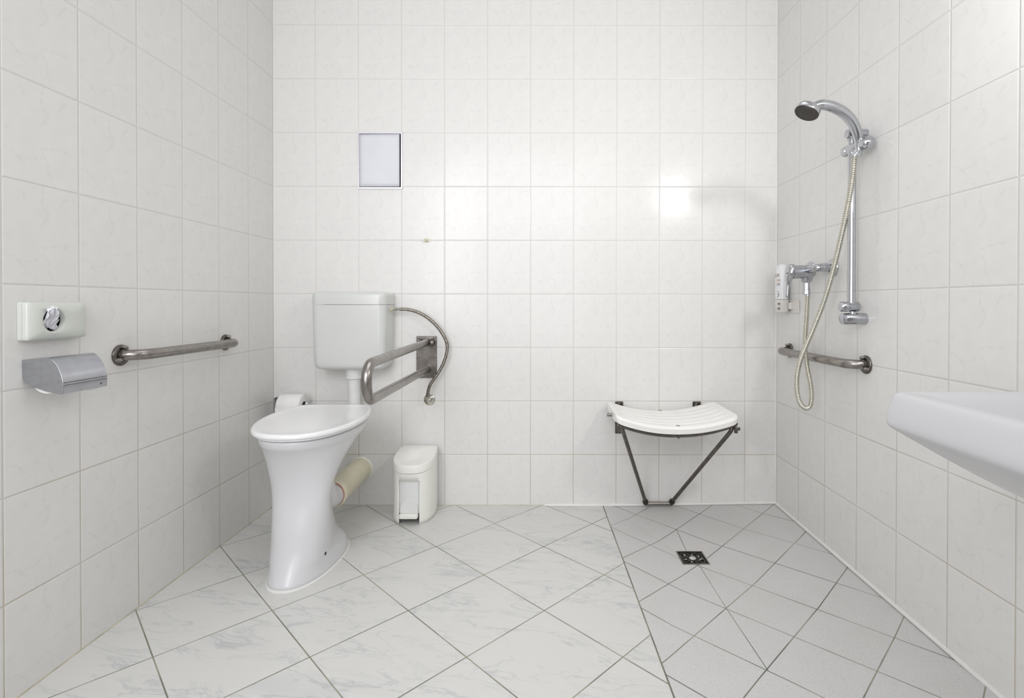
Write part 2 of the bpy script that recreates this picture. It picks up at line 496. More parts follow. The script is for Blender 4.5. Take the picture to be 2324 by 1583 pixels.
def bend_path(pts, r, k=8):
    """polyline with rounded corners"""
    P = [Vector(p) for p in pts]
    out = [P[0]]
    for i in range(1, len(P) - 1):
        a = (P[i - 1] - P[i]).normalized(); b = (P[i + 1] - P[i]).normalized()
        ang = a.angle(b, pi)
        if ang > 3.12:
            out.append(P[i]); continue
        rr = r[i - 1] if isinstance(r, (list, tuple)) else r
        d = rr / math.tan(ang / 2)
        s = P[i] + a * d; e = P[i] + b * d
        c = P[i] + (a + b).normalized() * (rr / sin(ang / 2))
        va = (s - c); vb = (e - c)
        om = va.angle(vb)
        for j in range(k + 1):
            t = j / k
            out.append(c + va * (sin((1 - t) * om) / sin(om)) + vb * (sin(t * om) / sin(om)))
    out.append(P[-1])
    return out

# ------------------------------------------------------------------ room shell
def wall(name, p0, p1, z1, u_at, m, n_in, th=0.12):
    """vertical slab from p0 to p1 (xy), inner face towards n_in, UV of the inner face in metres"""
    bm = new_bm()
    uvl = bm.loops.layers.uv.new('UVMap')
    p0 = Vector((p0[0], p0[1], 0)); p1 = Vector((p1[0], p1[1], 0)); n_in = Vector(n_in)
    q = [p0, p1, p1 - n_in * th, p0 - n_in * th]
    zb = -0.06
    lo = [bm.verts.new(v + Vector((0, 0, zb))) for v in q]
    hi = [bm.verts.new(v + Vector((0, 0, z1))) for v in q]
    fs = [bm.faces.new((lo[i], lo[(i + 1) % 4], hi[(i + 1) % 4], hi[i])) for i in range(4)]
    bm.faces.new(lo); bm.faces.new(hi)
    L = (p1 - p0).length
    for f in bm.faces:
        for lp in f.loops:
            v = lp.vert.co
            t = (Vector((v.x, v.y, 0)) - p0).dot((p1 - p0).normalized())
            lp[uvl].uv = (u_at(t), v.z)
    return struct(obj(name, bm, m, smooth=False))

wall('wall_back', (-0.14, 0), (WR + 0.14, 0), CEIL, lambda t: t - 0.14, M['tile_back'], (0, -1, 0))
wall('wall_left', (LW(0, 0, 0).x, 0), tuple(LW(-FRONT, 0, 0).xy), CEIL, lambda t: -t, M['tile_left'], (1, 0, 0))
wall('wall_right', (RW(0, 0, 0).x, 0), tuple(RW(-FRONT, 0, 0).xy), CEIL, lambda t: t, M['tile_right'], (-1, 0, 0))
# front wall with the doorway, behind the camera
bm = new_bm()
uvl = bm.loops.layers.uv.new('UVMap')
def quadbox(bm, x0, x1, z0, z1, y0=FRONT - 0.12, y1=FRONT):
    add_box(bm, ((x0 + x1) / 2, (y0 + y1) / 2, (z0 + z1) / 2), (x1 - x0, y1 - y0, z1 - z0))
quadbox(bm, -0.16, 0.12, -0.06, CEIL); quadbox(bm, 1.12, WR + 0.17, -0.06, CEIL); quadbox(bm, 0.12, 1.12, 2.1, CEIL)
for f in bm.faces:
    for lp in f.loops: lp[uvl].uv = (lp.vert.co.x, lp.vert.co.z)
struct(obj('wall_front', bm, M['door'], smooth=False))
bm = new_bm(); add_box(bm, (0.62, FRONT - 0.05, 1.05), (0.995, 0.04, 2.09))
d1 = struct(obj('door_1', bm, M['door'], smooth=False, bevel=0.003))
bm = new_bm(); add_tube(bm, bend_path([(1.03, FRONT - 0.03, 1.05), (1.03, FRONT + 0.03, 1.05), (0.90, FRONT + 0.03, 1.05)], 0.012), 0.009)
obj('door_handle', bm, M['steel'], d1)

bm = new_bm(); add_box(bm, (WR / 2, FRONT / 2, CEIL + 0.05), (WR + 0.4, -FRONT + 0.3, 0.1))
struct(obj('ceiling', bm, M['ceiling'], smooth=False))

# floor: marble-look field, speckled shower area with a slight fall to the drain
def bx(y): return 1.534 - 0.0262 * y            # boundary between the two tile kinds
DR = (1.8209, -0.4585, -0.020)
bm = new_bm()
V = lambda *p: bm.verts.new(p)
yf = FRONT - 0.12
a0, a1, a2, a3 = V(-0.14, 0.1, 0), V(bx(0.1), 0.1, 0), V(bx(yf), yf, 0), V(-0.14, yf, 0)
fm = bm.faces.new((a0, a1, a2, a3))
ob = obj('floor', bm, [M['marble'], M['speckle']], smooth=False)
struct(ob)
bm = bmesh.new(); bm.from_mesh(ob.data)
bm.verts.ensure_lookup_table(); bm.edges.ensure_lookup_table()
vb, vf_ = bm.verts[1], bm.verts[2]
def NV(*p): return bm.verts.new(p)
e1 = NV(WR + 0.14, 0.1, 0.013); e2 = NV(WR + 0.16, -1.2, 0.0); e3 = NV(WR + 0.17, yf, 0.0)
bmid = NV(bx(-1.1), -1.1, 0.0)
hs = 0.051
dq = [NV(DR[0] - hs, DR[1] + hs, DR[2]), NV(DR[0] + hs, DR[1] + hs, DR[2]), NV(DR[0] + hs, DR[1] - hs, DR[2]), NV(DR[0] - hs, DR[1] - hs, DR[2])]
for f in ((vb, e1, dq[1], dq[0]), (e1, e2, dq[2], dq[1]), (e2, bmid, dq[3], dq[2]), (bmid, vb, dq[0], dq[3]), (e2, e3, vf_, bmid)):
    q = bm.faces.new(f); q.material_index = 1
bmesh.ops.recalc_face_normals(bm, faces=bm.faces)
for f in bm.faces:
    if f.normal.z < 0: f.normal_flip()
bm.to_mesh(ob.data); bm.free()
# sub floor slab
bm = new_bm(); add_box(bm, (WR / 2, FRONT / 2, -0.10), (WR + 0.4, -FRONT + 0.4, 0.08))
struct(obj('floor', bm, M['drain_well'], smooth=False))

def bead(name, path, r, m):
    bm = new_bm(); add_tube(bm, path, r, 8)
    return struct(obj(name, bm, m))
def fz(x): return max(0, (x - 1.534) / 0.81 * 0.0115)
bead('trim_1', [(1.262, -0.001, 0.001)] + [(x, -0.001, fz(x) + 0.001) for x in (1.534, 1.8, 2.1, 2.338)], 0.0065, M['silicone'])
bead('trim_2', [RW(s, 0.001, 0.0115 * max(0, 1 - s / 1.2) + 0.001) for s in [0.0, .3, .6, .9, 1.2, 2.0, 3.3]], 0.0065, M['silicone'])
bead('trim_3', [(WR - 0.001, -0.001, z) for z in (0.01, 0.12, 0.26)], 0.0035, M['silicone'])
bead('trim_4', [(WR - 0.0, -0.0, z) for z in (0.26, 1.0, CEIL)], 0.0028, M['silicone'])
bead('trim_5', [(0.0, -0.0, z) for z in (0.0, 1.0, CEIL)], 0.0022, M['silicone'])
bead('trim_6', [LW(s, 0.0, 0.0) for s in (0.0, 0.5, 1.2, 3.3)], 0.0028, M['silicone_old'])
bead('trim_7', [(0.0, 0, 0), (1.262, 0, 0)], 0.0022, M['silicone_old'])

t = thing('wall_lamp', 'small white lamp on the right wall above the washbasin', 'lamp', RW(1.64, 0, 1.82))
bm = new_bm(); add_box(bm, RW(1.64, 0.028, 1.86), (0.055, 0.34, 0.05)); obj('housing', bm, M['ceiling'], t, bevel=0.006)
bm = new_bm(); add_box(bm, RW(1.64, 0.03, 1.825), (0.045, 0.32, 0.02)); obj('diffuser', bm, M['lamp'], t, bevel=0.006)

# ------------------------------------------------------------------ toilet
TX = 0.397
toilet = thing('toilet', 'white pedestal toilet with a closed lid', 'toilet', (TX, -0.5, 0))
def egg(w, yf, yb, z, n=2.3, N=48, k=0.12):
    yc = (yf + yb) / 2; l = (yb - yf) / 2; out = []
    for i in range(N):
        a = 2 * pi * i / N
        c, s = cos(a), sin(a)
        x = math.copysign(abs(c) ** (2 / n), c) * w
        y = math.copysign(abs(s) ** (2 / n), s) * l
        out.append(Vector((TX + x * (1 + k * y / l), yc + y, z)))
    return out
SEC = [(0.0, .110, -.733, -.318, .10, 2.3), (.004, .1095, -.733, -.319, .10, 2.3), (.028, .105, -.720, -.325, .08, 2.3), (.042, .1015, -.711, -.331, .02, 2.3), (.054, .094, -.705, -.338, -.18, 2.2), (.070, .087, -.698, -.330, -.42, 2.1), (.095, .085, -.688, -.338, -.49, 2.1), (.12, .085, -.681, -.350, -.50, 2.1),
       (.15, .086, -.674, -.370, -.49, 2.1), (.18, .087, -.666, -.398, -.46, 2.1), (.22, .090, -.655, -.445, -.36, 2.1), (.26, .095, -.643, -.485, -.22, 2.2),
       (.30, .103, -.642, -.490, -.10, 2.2), (.34, .114, -.648, -.478, 0, 2.3), (.38, .127, -.660, -.445, .06, 2.3), (.42, .143, -.680, -.385, .10, 2.3),
       (.445, .153, -.698, -.32, .12, 2.3), (.456, .1605, -.709, -.283, .12, 2.3), (.461, .1645, -.712, -.272, .12, 2.3), (.475, .168, -.717, -.255, .12, 2.3), (.483, .168, -.717, -.25, .12, 2.3), (.489, .160, -.708, -.258, .12, 2.3)]
bm = new_bm()
add_loft(bm, [egg(w, a, b, z, n, 64, k) for z, w, a, b, k, n in SEC])
pedestal = obj('pedestal', bm, M['ceramic'], toilet, angle=60, subsurf=1)
# trap and outlet spigot
bm = new_bm()
add_tube(bm, catmull([(TX, -.53, .36), (TX, -.46, .31), (TX + .002, -.415, .235), (TX + .004, -.385, .185), (TX + .005, -.345, .17), (TX + .005, -.30, .17)], 6), 0.046, 24)
obj('outlet_spigot', bm, M['ceramic'], toilet)
# seat and lid
def lid_outline(sc=1.0, N=10):
    half = [(0, -.732), (.055, -.724), (.108, -.694), (.152, -.635), (.179, -.56), (.188, -.485), (.186, -.42), (.172, -.36), (.156, -.314), (.132, -.281), (.112, -.274)]
    pts = [Vector((x, y, 0)) for x, y in half]
    R = catmull(pts, 4)
    R = R + [Vector((0.05, -.274, 0))]
    L_ = [Vector((-p.x, p.y, 0)) for p in reversed(R)]
    loop = R + L_[:-1]
    return loop
LO = lid_outline()
cen = Vector((0, -.50, 0))
def lid_ring(inset, z):
    out = []
    n = len(LO)
    for i, p in enumerate(LO):
        a = LO[(i - 1) % n]; b = LO[(i + 1) % n]
        d = (b - a).normalized(); nn = Vector((d.y, -d.x, 0))
        if nn.dot(p - cen) < 0: nn = -nn
        q = p - nn * inset
        if inset > 0.03: q = cen + (p - cen) * (1 - inset / 0.19)
        zz = z + 0.014 * (q.y + .73) / .46
        out.append(Vector((TX + q.x, q.y, zz)))
    return out
bm = new_bm()
add_loft(bm, [lid_ring(.030, .4885), lid_ring(.012, .488), lid_ring(.010, .4900), lid_ring(.010, .4945), lid_ring(.013, .4965)])
obj('seat', bm, M['lid'], toilet, angle=60)
bm = new_bm()
prof = [(.02, .4965), (.003, .4965), (.0005, .499), (0, .503), (.0012, .508), (.004, .5115), (.009, .5128), (.018, .5122), (.028, .5108), (.06, .5100), (.10, .5095), (.14, .5092), (.17, .509)]
add_loft(bm, [lid_ring(a, z) for a, z in prof])
obj('lid', bm, M['lid'], toilet, angle=60)
bm = new_bm()
for sx in (-.075, .075):
    add_lathe(bm, (TX + sx, -.262, .488), (0, 0, 1), [(.014, 0), (.014, .016), (.012, .019), (0, .0195)])
add_tube(bm, [(TX - .095, -.262, .507), (TX + .095, -.262, .507)], .007)
obj('hinge', bm, M['lid'], toilet)
bm = new_bm()
add_loft(bm, [egg(w, a, b, z) for z, w, a, b in ((0.0, .1135, -.7375, -.3145), (.003, .1130, -.737, -.315), (.0055, .1095, -.733, -.318))])
obj('foot_seal', bm, M['silicone'], toilet)
from mathutils.bvhtree import BVHTree
bpy.context.view_layer.update()
bvh = BVHTree.FromObject(pedestal, bpy.context.evaluated_depsgraph_get())
hit = bvh.ray_cast(Vector((.56, -.598, .075)), Vector((-1, -.08, -.12)))
hp_ = pedestal.matrix_world @ hit[0] if hit[0] else Vector((TX + .09, -.6, .06))
hn_ = hit[1] if hit[1] else Vector((1, 0, .3))
if hn_.x < 0: hn_ = -hn_
bm = new_bm()
add_lathe(bm, hp_, hn_, [(.0, -.006), (.0058, -.006), (.0058, .0006), (0, .0008)], 20)
obj('bolt_hole', bm, M['dark'], toilet)

# waste pipe
t = thing('waste_pipe', 'cream plastic waste pipe running from toilet to back wall', 'pipe', (TX + .005, 0, .17))
bm = new_bm()
add_lathe(bm, (TX + .005, 0, .17), (0, -1, 0), [(.053, 0), (.053, .02), (.052, .025), (.052, .29), (.0545, .295), (.0545, .318), (.048, .325), (.046, .325)], 40)
obj('pipe', bm, M['cream'], t)
bm = new_bm(); add_lathe(bm, (TX + .005, 0.0, .17), (0, -1, 0), [(.052, 0), (.059, 0), (.059, .006), (.055, .010), (.052, .010)], 40)
obj('wall_collar', bm, M['bin'], t)
bm = new_bm(); add_lathe(bm, (TX + .005, -.322, .17), (0, -1, 0), [(.046, 0), (.0495, 0), (.0488, .006), (.046, .007)], 40)
o = obj('joint_seal', bm, M['red'], t); o['label'] = 'reddish sealant ring'

# ------------------------------------------------------------------ cistern
cist = thing('cistern', 'off-white plastic toilet cistern on back wall', 'cistern', (TX, 0, .65))
def cis_ring(x0, x1, y0, z, r=.03):
    cx_, w, d = (x0 + x1) / 2, x1 - x0, -y0
    out = []
    for a, b in rrect(w, 2 * d, r, 6):
        out.append(Vector((cx_ + a, min(b, 0.0) if b > 0 else b, z)))
    # clip the half behind the wall: keep back corners square
    res = []
    for p in out:
        res.append(Vector((p.x, min(p.y, -0.001), p.z)))
    return res
def cis_body(z): # slight taper
    k = (z - .65) / .29
    return .238 - .006 * k, .556 + .006 * k, -.142 - .006 * k
rings = []
for z, ins in ((.648, .045), (.650, .028), (.6545, .012), (.664, .003), (.68, 0)):
    a, b, c = cis_body(z); rings.append(cis_ring(a + ins, b - ins, c + ins * .7, z, .034))
for z in (.74, .82, .90, .937):
    a, b, c = cis_body(z); rings.append(cis_ring(a, b, c, z, .034))
bm = new_bm(); add_loft(bm, rings); obj('tank', bm, M['cistern'], cist, angle=50)
bm = new_bm()
rings = [cis_ring(.2315, .5625, -.1495, z, .036) for z in (.9385, .96, .978)] + [cis_ring(.2335, .5605, -.1475, .986, .036), cis_ring(.239, .555, -.142, .9915, .034), cis_ring(.25, .544, -.131, .9935, .03)]
add_loft(bm, rings); obj('tank_lid', bm, M['cistern'], cist, angle=50)
PX, PYY = TX, -.068
bm = new_bm(); add_lathe(bm, (PX, PYY, .655), (0, 0, -1), [(.0, 0), (.0405, 0), (.0405, .008), (.0365, .016), (.0350, .038), (.0375, .040), (.0375, .050), (.030, .053), (.0, .053)]); obj('pipe_collar', bm, M['pipe_white'], cist)
bm = new_bm(); add_tube(bm, bend_path([(PX, PYY, .61), (PX, PYY, .40), (PX, -.28, .40)], .05), .0262, 24); obj('flush_pipe', bm, M['pipe_white'], cist)

# water supply hose and wall valve
hose = thing('supply_hose', 'braided steel hose from cistern to the round wall valve', 'hose', (.57, -.06, .917))
bm = new_bm(); add_lathe(bm, (.558, -.055, .917), (1, 0, 0), [(0, 0), (.0125, 0), (.0125, .008), (.009, .009), (.009, .012)], 24)
o = obj('inlet_washer', bm, M['hook'], hose); o['label'] = 'yellowed plastic inlet'
bm = new_bm(); add_lathe(bm, (.570, -.055, .917), (1, 0, 0), [(0, 0), (.0095, 0), (.0095, .016), (.007, .018), (.007, .032), (.006, .032)], 6)
obj('union_nut', bm, M['valve'], hose, smooth=False)
hp = [(.60, -.055, .917), (.64, -.052, .915), (.69, -.046, .899), (.735, -.042, .870), (.778, -.040, .826), (.808, -.040, .775), (.815, -.042, .735), (.804, -.046, .685), (.784, -.050, .640), (.758, -.054, .600), (.738, -.056, .570), (.728, -.052, .535), (.7245, -.046, .515)]
bm = new_bm(); add_tube(bm, catmull(hp, 8), .0074, 14); obj('braided_hose', bm, M['braid'], hose)
bm = new_bm(); add_lathe(bm, (.7245, -.046, .530), (0.02, .06, -1), [(.0, 0), (.0075, 0), (.0075, .014), (.009, .014), (.009, .026), (0, .026)], 12); obj('end_nut', bm, M['valve'], hose)
t = thing('wall_valve', 'small round chrome stop valve low on the back wall', 'valve', (.7245, 0, .495))
bm = new_bm(); add_lathe(bm, (.7245, 0, .495), BW_N, [(0, 0), (.0268, 0), (.0268, .0025), (.0255, .004), (.0125, .009), (.0110, .016), (0, .016)]); obj('escutcheon', bm, M['valve'], t)
bm = new_bm(); add_lathe(bm, (.7245, -.016, .495), BW_N, [(.0, 0), (.0095, 0), (.0095, .010), (.0065, .012), (.0065, .022), (.0045, .025), (0, .0255)], 20); obj('knob', bm, M['valve'], t)

# ------------------------------------------------------------------ folding support rail beside the toilet
rail = thing('folding_support_rail', 'hinged steel U-shaped support rail folded down beside the toilet', 'grab rail', (.712, 0, .69))
bm = new_bm()
add_poly_prism(bm, [Vector((.7115 + a, -.0005, .6935 + b)) for a, b in rrect(.095, .195, .004, 3)], (0, -.005, 0))
plate = obj('wall_plate', bm, M['steel_dark'], rail, smooth=False, bevel=.001); plate['label'] = 'dark steel wall plate'
def screw(parent, p, ax, r=.005, m='steel'):
    bm = new_bm(); add_lathe(bm, p, ax, [(r * 1.25, 0), (r * 1.25, .0012), (r, .0018), (r, .0035), (r * .7, .0052), (0, .0058)], 14)
    return obj('screw', bm, M[m], parent)
for x in (.674, .749):
    for z in (.783, .696, .606):
        screw(plate, (x, -.0055, z), BW_N)
RX = .714
bm = new_bm()
rp = bend_path([(RX, -.028, .762), (RX, -.838, .757), (RX, -.838, .642), (RX, -.012, .637)], [.052, .052], 12)
add_tube(bm, rp, .0162, 24); obj('rail', bm, M['steel'], rail)
for dx in (-.024, .024):
    bm = new_bm(); add_box(bm, (RX + dx, -.022, .763), (.005, .036, .034))
    obj('hinge_bracket', bm, M['steel_dark'], rail, smooth=False, bevel=.003)
for s in (-1, 1):
    bm = new_bm(); add_lathe(bm, (RX + s * .018, -.030, .763), (s, 0, 0), [(0, 0), (.009, 0), (.0115, .003), (.0115, .012), (.0085, .017), (0, .019)], 18)
    obj('hinge_pin', bm, M['steel'], rail)

# ------------------------------------------------------------------ pedal bin
pbin = thing('pedal_bin', 'small ivory plastic pedal bin standing against the back wall', 'bin', (.688, -.11, 0))
BXC = .683
def bin_outline(off=0.0, sc=1.0):
    """closed loop, back straight, front rounded; off = inset"""
    pts = []
    hw = .0895 - off
    y_f = -.218 + off; y_s = -.095; y_b = -.016 - off * .3
    N = 40
    for i in range(N + 1):
        a = pi * i / N
        c, s = cos(a), sin(a)
        x = math.copysign(abs(c) ** (2 / 2.5), c) * hw
        y = y_s + (y_f - y_s) * (abs(s) ** (2 / 2.5))
        pts.append(Vector((BXC + x, y, 0)))
    pts += [Vector((BXC - hw + .001, y_s + .02, 0)), Vector((BXC - hw + .004, y_b - .018, 0)), Vector((BXC - hw + .012, y_b - .004, 0)), Vector((BXC - hw + .022, y_b, 0)),
            Vector((BXC + hw - .022, y_b, 0)), Vector((BXC + hw - .012, y_b - .004, 0)), Vector((BXC + hw - .004, y_b - .018, 0)), Vector((BXC + hw - .001, y_s + .02, 0))]
    return pts
def btop(y): return .286 + .165 * (y + .015)
O0 = bin_outline(); X0, X1, ZO = .6375, .7265, .186
# snap two outline points on the front to the opening edges
front = [i for i, p in enumerate(O0) if p.y < -.12]
for X in (X0, X1):
    i = min(front, key=lambda k: abs(O0[k].x - X)); O0[i] = Vector((X, O0[i].y, 0))
bm = new_bm()
levels = [0.0, .02, .05, .09, .14, ZO]
rows = []
for z in levels: rows.append([bm.verts.new(Vector((p.x, p.y, z))) for p in O0])
rows.append([bm.verts.new(Vector((p.x, p.y, btop(p.y) - .036))) for p in O0])
rows.append([bm.verts.new(Vector((BXC + (p.x - BXC) * .97, p.y * .985, btop(p.y) - .0355))) for p in O0])
n = len(O0)
for a, b in zip(rows[:-1], rows[1:]):
    for i in range(n):
        j = (i + 1) % n
        if a in rows[:5] and i in front and j in front and X0 - 1e-4 <= min(O0[i].x, O0[j].x) and max(O0[i].x, O0[j].x) <= X1 + 1e-4: continue
        bm.faces.new((a[i], a[j], b[j], b[i]))
body = obj('body', bm, M['bin'], pbin, angle=50)
md = body.modifiers.new('solid', 'SOLIDIFY'); md.thickness = .003; md.offset = -1
bm = new_bm()
O1 = bin_outline(.006)
add_loft(bm, [[Vector((p.x, p.y, z)) for p in O1] for z in (.046, .18, .20)])
inner = obj('inner_bucket', bm, M['bin_in'], pbin, angle=50)
bm = new_bm()   # raised arch above the pedal
arch = [Vector((X0 + .006, 0, .048))] + [Vector((.682 - .038 * cos(pi * i / 16), 0, .062 + .048 * sin(pi * i / 16))) for i in range(17)] + [Vector((X1 - .006, 0, .048))]
add_poly_prism(bm, [Vector((p.x, -.2085, p.z)) for p in arch], (0, -.0045, 0))
obj('pedal_guard', bm, M['bin_in'], pbin, bevel=.002)
bm = new_bm()
add_poly_prism(bm, [Vector((.682 + a, -.214 + b, .030)) for a, b in rrect(.078, .034, .008, 4)], (0, 0, .018))
obj('pedal', bm, M['bin'], pbin, bevel=.003)
bm = new_bm()
def lid_r(off, dz, k=1.0):
    return [Vector((BXC + (p.x - BXC) * (1 - off / .083), -.11 + (p.y + .11) * (1 - off / .1), btop(p.y) + dz)) for p in bin_outline()]
add_loft(bm, [lid_r(.004, -.034), lid_r(-.001, -.034), lid_r(-.0015, -.02), lid_r(-.001, -.005), lid_r(-.0002, -.002), lid_r(.0015, -.0004), lid_r(.004, 0.0), lid_r(.02, .0004), lid_r(.05, .0008), lid_r(.075, .001)])
obj('lid', bm, M['bin'], pbin, angle=50)

# ------------------------------------------------------------------ roll holder in the corner and its roll
t = thing('toilet_roll_holder', 'chrome roll holder on the back wall near left corner', 'roll holder', (.075, 0, .49))
bm = new_bm()
st = bend_path([(.155, -.008, .512), (.064, -.012, .512), (.058, -.105, .498)], [.02])
for z0, in ((0,),):
    pass
# curved strap: vertical band swept from the wall around the roll's left end
pth = catmull([(.098, -.006, .492), (.075, -.014, .492), (.055, -.045, .490), (.051, -.090, .488), (.058, -.120, .486), (.070, -.130, .485)], 6)
rings = []
for i, p in enumerate(pth):
    a = pth[max(0, i - 1)]; b = pth[min(len(pth) - 1, i + 1)]
    d = (b - a).normalized(); nn = Vector((d.y, -d.x, 0)).normalized() * .0012
    hh = .026 + .010 * (i / len(pth))
    rings.append([p + nn + Vector((0, 0, hh)), p - nn + Vector((0, 0, hh)), p - nn - Vector((0, 0, hh)), p + nn - Vector((0, 0, hh))])
add_loft(bm, rings)
obj('strap', bm, M['chrome_dull'], t, angle=30)
bm = new_bm(); add_tube(bm, [(.058, -.09, .482), (.188, -.09, .482)], .009, 16); obj('roller_pin', bm, M['black'], t)
bm = new_bm(); add_lathe(bm, (.186, -.09, .492), (1, 0, 0), [(0, 0), (.009, 0), (.0115, .003), (.0115, .010), (.008, .015), (0, .016)], 20); obj('end_knob', bm, M['chrome'], t)
t = thing('toilet_roll', 'white toilet roll with a hanging sheet in the corner behind toilet', 'toilet roll', (.13, -.09, .48))
bm = new_bm()
R0, R1 = .0545, .021
add_lathe(bm, (.077, -.09, .482), (1, 0, 0), [(R1, 0), (R0 - .002, 0), (R0, .002), (R0, .101), (R0 - .002, .103), (R1, .103), (R1, 0)], 40, caps=False)
pr = obj('paper', bm, M['paper'], t, angle=50)
bm = new_bm(); add_lathe(bm, (.0775, -.09, .482), (1, 0, 0), [(R1 - .0012, 0), (R1, 0), (R1, .102), (R1 - .0012, .102), (R1 - .0012, 0)], 28, caps=False); obj('cardboard_tube', bm, M['card'], t)
bm = new_bm(); add_box(bm, (.1285, -.1452, .425), (.103, .0008, .115)); obj('loose_sheet', bm, M['paper'], t, smooth=False)

# ------------------------------------------------------------------ access panel, hook
t = thing('access_panel', 'silvery square access panel set in the back wall', 'panel', (.4965, 0, 1.608))
fx0, fx1, fz0, fz1 = .3925, .6000, 1.4755, 1.7385
bm = new_bm()
for c, s in ((((fx0 + fx1) / 2, -.003, fz1 - .0035), (fx1 - fx0, .006, .009)), (((fx0 + fx1) / 2, -.003, fz0 + .0035), (fx1 - fx0, .006, .009)),
             ((fx0 + .0028, -.0028, (fz0 + fz1) / 2), (.0056, .0056, fz1 - fz0)), ((fx1 - .004, -.0028, (fz0 + fz1) / 2), (.008, .0056, fz1 - fz0))):
    add_box(bm, c, s)
obj('frame', bm, M['panel_frame'], t, smooth=False, bevel=.0012)
bm = new_bm(); add_box(bm, ((fx0 + fx1) / 2, -.0006, (fz0 + fz1) / 2), (fx1 - fx0 - .01, .001, fz1 - fz0 - .012)); obj('recess', bm, M['dark'], t, smooth=False)
bm = new_bm()
g = bm
N1, N2 = 10, 12
x0_, x1_, z0_, z1_ = fx0 + .0072, fx1 - .0125, fz0 + .0095, fz1 - .0115
rows = []
for j in range(N2 + 1):
    rows.append([bm.verts.new((x0_ + (x1_ - x0_) * i / N1, -.0048 - .0035 * (i / N1) - .0006 * sin(pi * i / N1) * sin(pi * j / N2), z0_ + (z1_ - z0_) * j / N2)) for i in range(N1 + 1)])
for j in range(N2):
    for i in range(N1): bm.faces.new((rows[j][i], rows[j][i + 1], rows[j + 1][i + 1], rows[j + 1][i]))
pn = obj('cover', bm, M['panel'], t)
md = pn.modifiers.new('solid', 'SOLIDIFY'); md.thickness = .003; md.offset = -1

t = thing('wall_hook', 'tiny yellowed clear plastic hook above the cistern hose', 'hook', (.711, 0, 1.237))
bm = new_bm(); add_poly_prism(bm, [Vector((.711 + a, -.0005, 1.238 + b * (1 - .0))) for a, b in rrect(.036, .0155, .006, 4)], (0, -.004, 0)); obj('base', bm, M['hook'], t, bevel=.001)
bm = new_bm(); add_lathe(bm, (.711, -.004, 1.237), BW_N, [(0, 0), (.0055, 0), (.005, .010), (.0065, .013), (.0065, .016), (.003, .018), (0, .018)], 18); obj('peg', bm, M['hook'], t)
screw(t, (.711, -.0215, 1.237), BW_N, .0018, 'valve')

# ------------------------------------------------------------------ grab bars
def grab_bar(F, s0, s1, z, h, label, tube_r=.0160):
    nrm = (F(0, 1, 0) - F(0, 0, 0)).normalized()
    t = thing('grab_bar', label, 'grab bar', F((s0 + s1) / 2, 0, z), 'bent steel grab bars on the side walls')
    bm = new_bm()
    add_tube(bm, bend_path([F(s0, .004, z), F(s0, h, z), F(s1, h, z), F(s1, .004, z)], [min(.054, h - .005)] * 2, 12), tube_r, 22)
    obj('rail', bm, M['steel'], t)
    for s in (s0, s1):
        bm = new_bm(); add_lathe(bm, F(s, .0, z), nrm, [(0, 0), (.031, 0), (.0315, .003), (.030, .006), (.026, .008), (.0215, .009), (.019, .0085), (.019, .016), (.0162, .017)], 36)
        fl = obj('flange', bm, M['steel_dark'], t)
        for k in range(3):
            a = radians(90 + 120 * k)
            c = F(s, .007, z) + Vector((0, 1, 0)) * (.0235 * cos(a)) + Vector((0, 0, 1)) * (.0235 * sin(a))
            bm = new_bm(); add_lathe(bm, c, nrm, [(0, 0), (.0058, 0), (.0058, .010), (.0045, .0145), (0, .016)], 14)
            obj('cap_nut', bm, M['steel'], fl)
    return t
grab_bar(LW, .372, .876, .789, .058, 'bent brushed steel grab bar on left wall beside the toilet', .0160)
grab_bar(RW, .137, .664, .7375, .056, 'bent steel grab bar on right wall behind the looped shower hose', .0160)

# ------------------------------------------------------------------ hygiene bag dispenser + bag
t = thing('hygiene_bag_dispenser', 'pale green-white plastic dispenser with round opening on left wall', 'dispenser', LW(1.096, 0, .899))
ds0, ds1, dz0, dz1 = 1.018, 1.176, .852, .9455
sc_, zc_ = (ds0 + ds1) / 2, (dz0 + dz1) / 2
def disp_ring(w, h, r, hh, k=6):
    return [LW(sc_ + a, hh, zc_ + b) for a, b in rrect(w, h, r, k)]
dw, dh = ds1 - ds0, dz1 - dz0
bm = new_bm(); add_loft(bm, [disp_ring(dw, dh, .006, .0005), disp_ring(dw, dh, .006, .0105), disp_ring(dw - .002, dh - .002, .005, .0115)]); obj('back_plate', bm, M['disp'], t, angle=40)
# cover with a round opening
bm = new_bm()
ho_s, ho_z, ho_r = 1.1145, .9005, .0285
angs = [2 * pi * i / 96 for i in range(96)]
def ray_rect(w, h, r, hh):
    out = []
    for q in angs:
        dx, dz = cos(q), sin(q)
        ox, oz = ho_s - sc_, ho_z - zc_
        # distance to a rounded rectangle, found by marching
        lo_, hi_ = 0.0, 0.2
        for _ in range(30):
            t_ = (lo_ + hi_) / 2
            x, z = abs(ox + dx * t_), abs(oz + dz * t_)
            ax, az = x - (w / 2 - r), z - (h / 2 - r)
            inside = (x < w / 2 and z < h / 2) and not (ax > 0 and az > 0 and ax * ax + az * az > r * r)
            if inside: lo_ = t_
            else: hi_ = t_
        out.append(LW(sc_ + ox + dx * lo_, hh, zc_ + oz + dz * lo_))
    return out
def hole(r, hh): return [LW(ho_s + r * cos(q), hh, ho_z + r * sin(q)) for q in angs]
add_loft(bm, [ray_rect(dw, dh, .006, .0125), ray_rect(dw, dh, .006, .021), ray_rect(dw - .003, dh - .003, .006, .0245), ray_rect(dw - .012, dh - .012, .006, .027), ray_rect(dw - .034, dh - .028, .010, .0315),
              hole(ho_r + .004, .0325), hole(ho_r + .001, .0315), hole(ho_r, .029), hole(ho_r - .001, .020)], cap0=False, cap1=False)
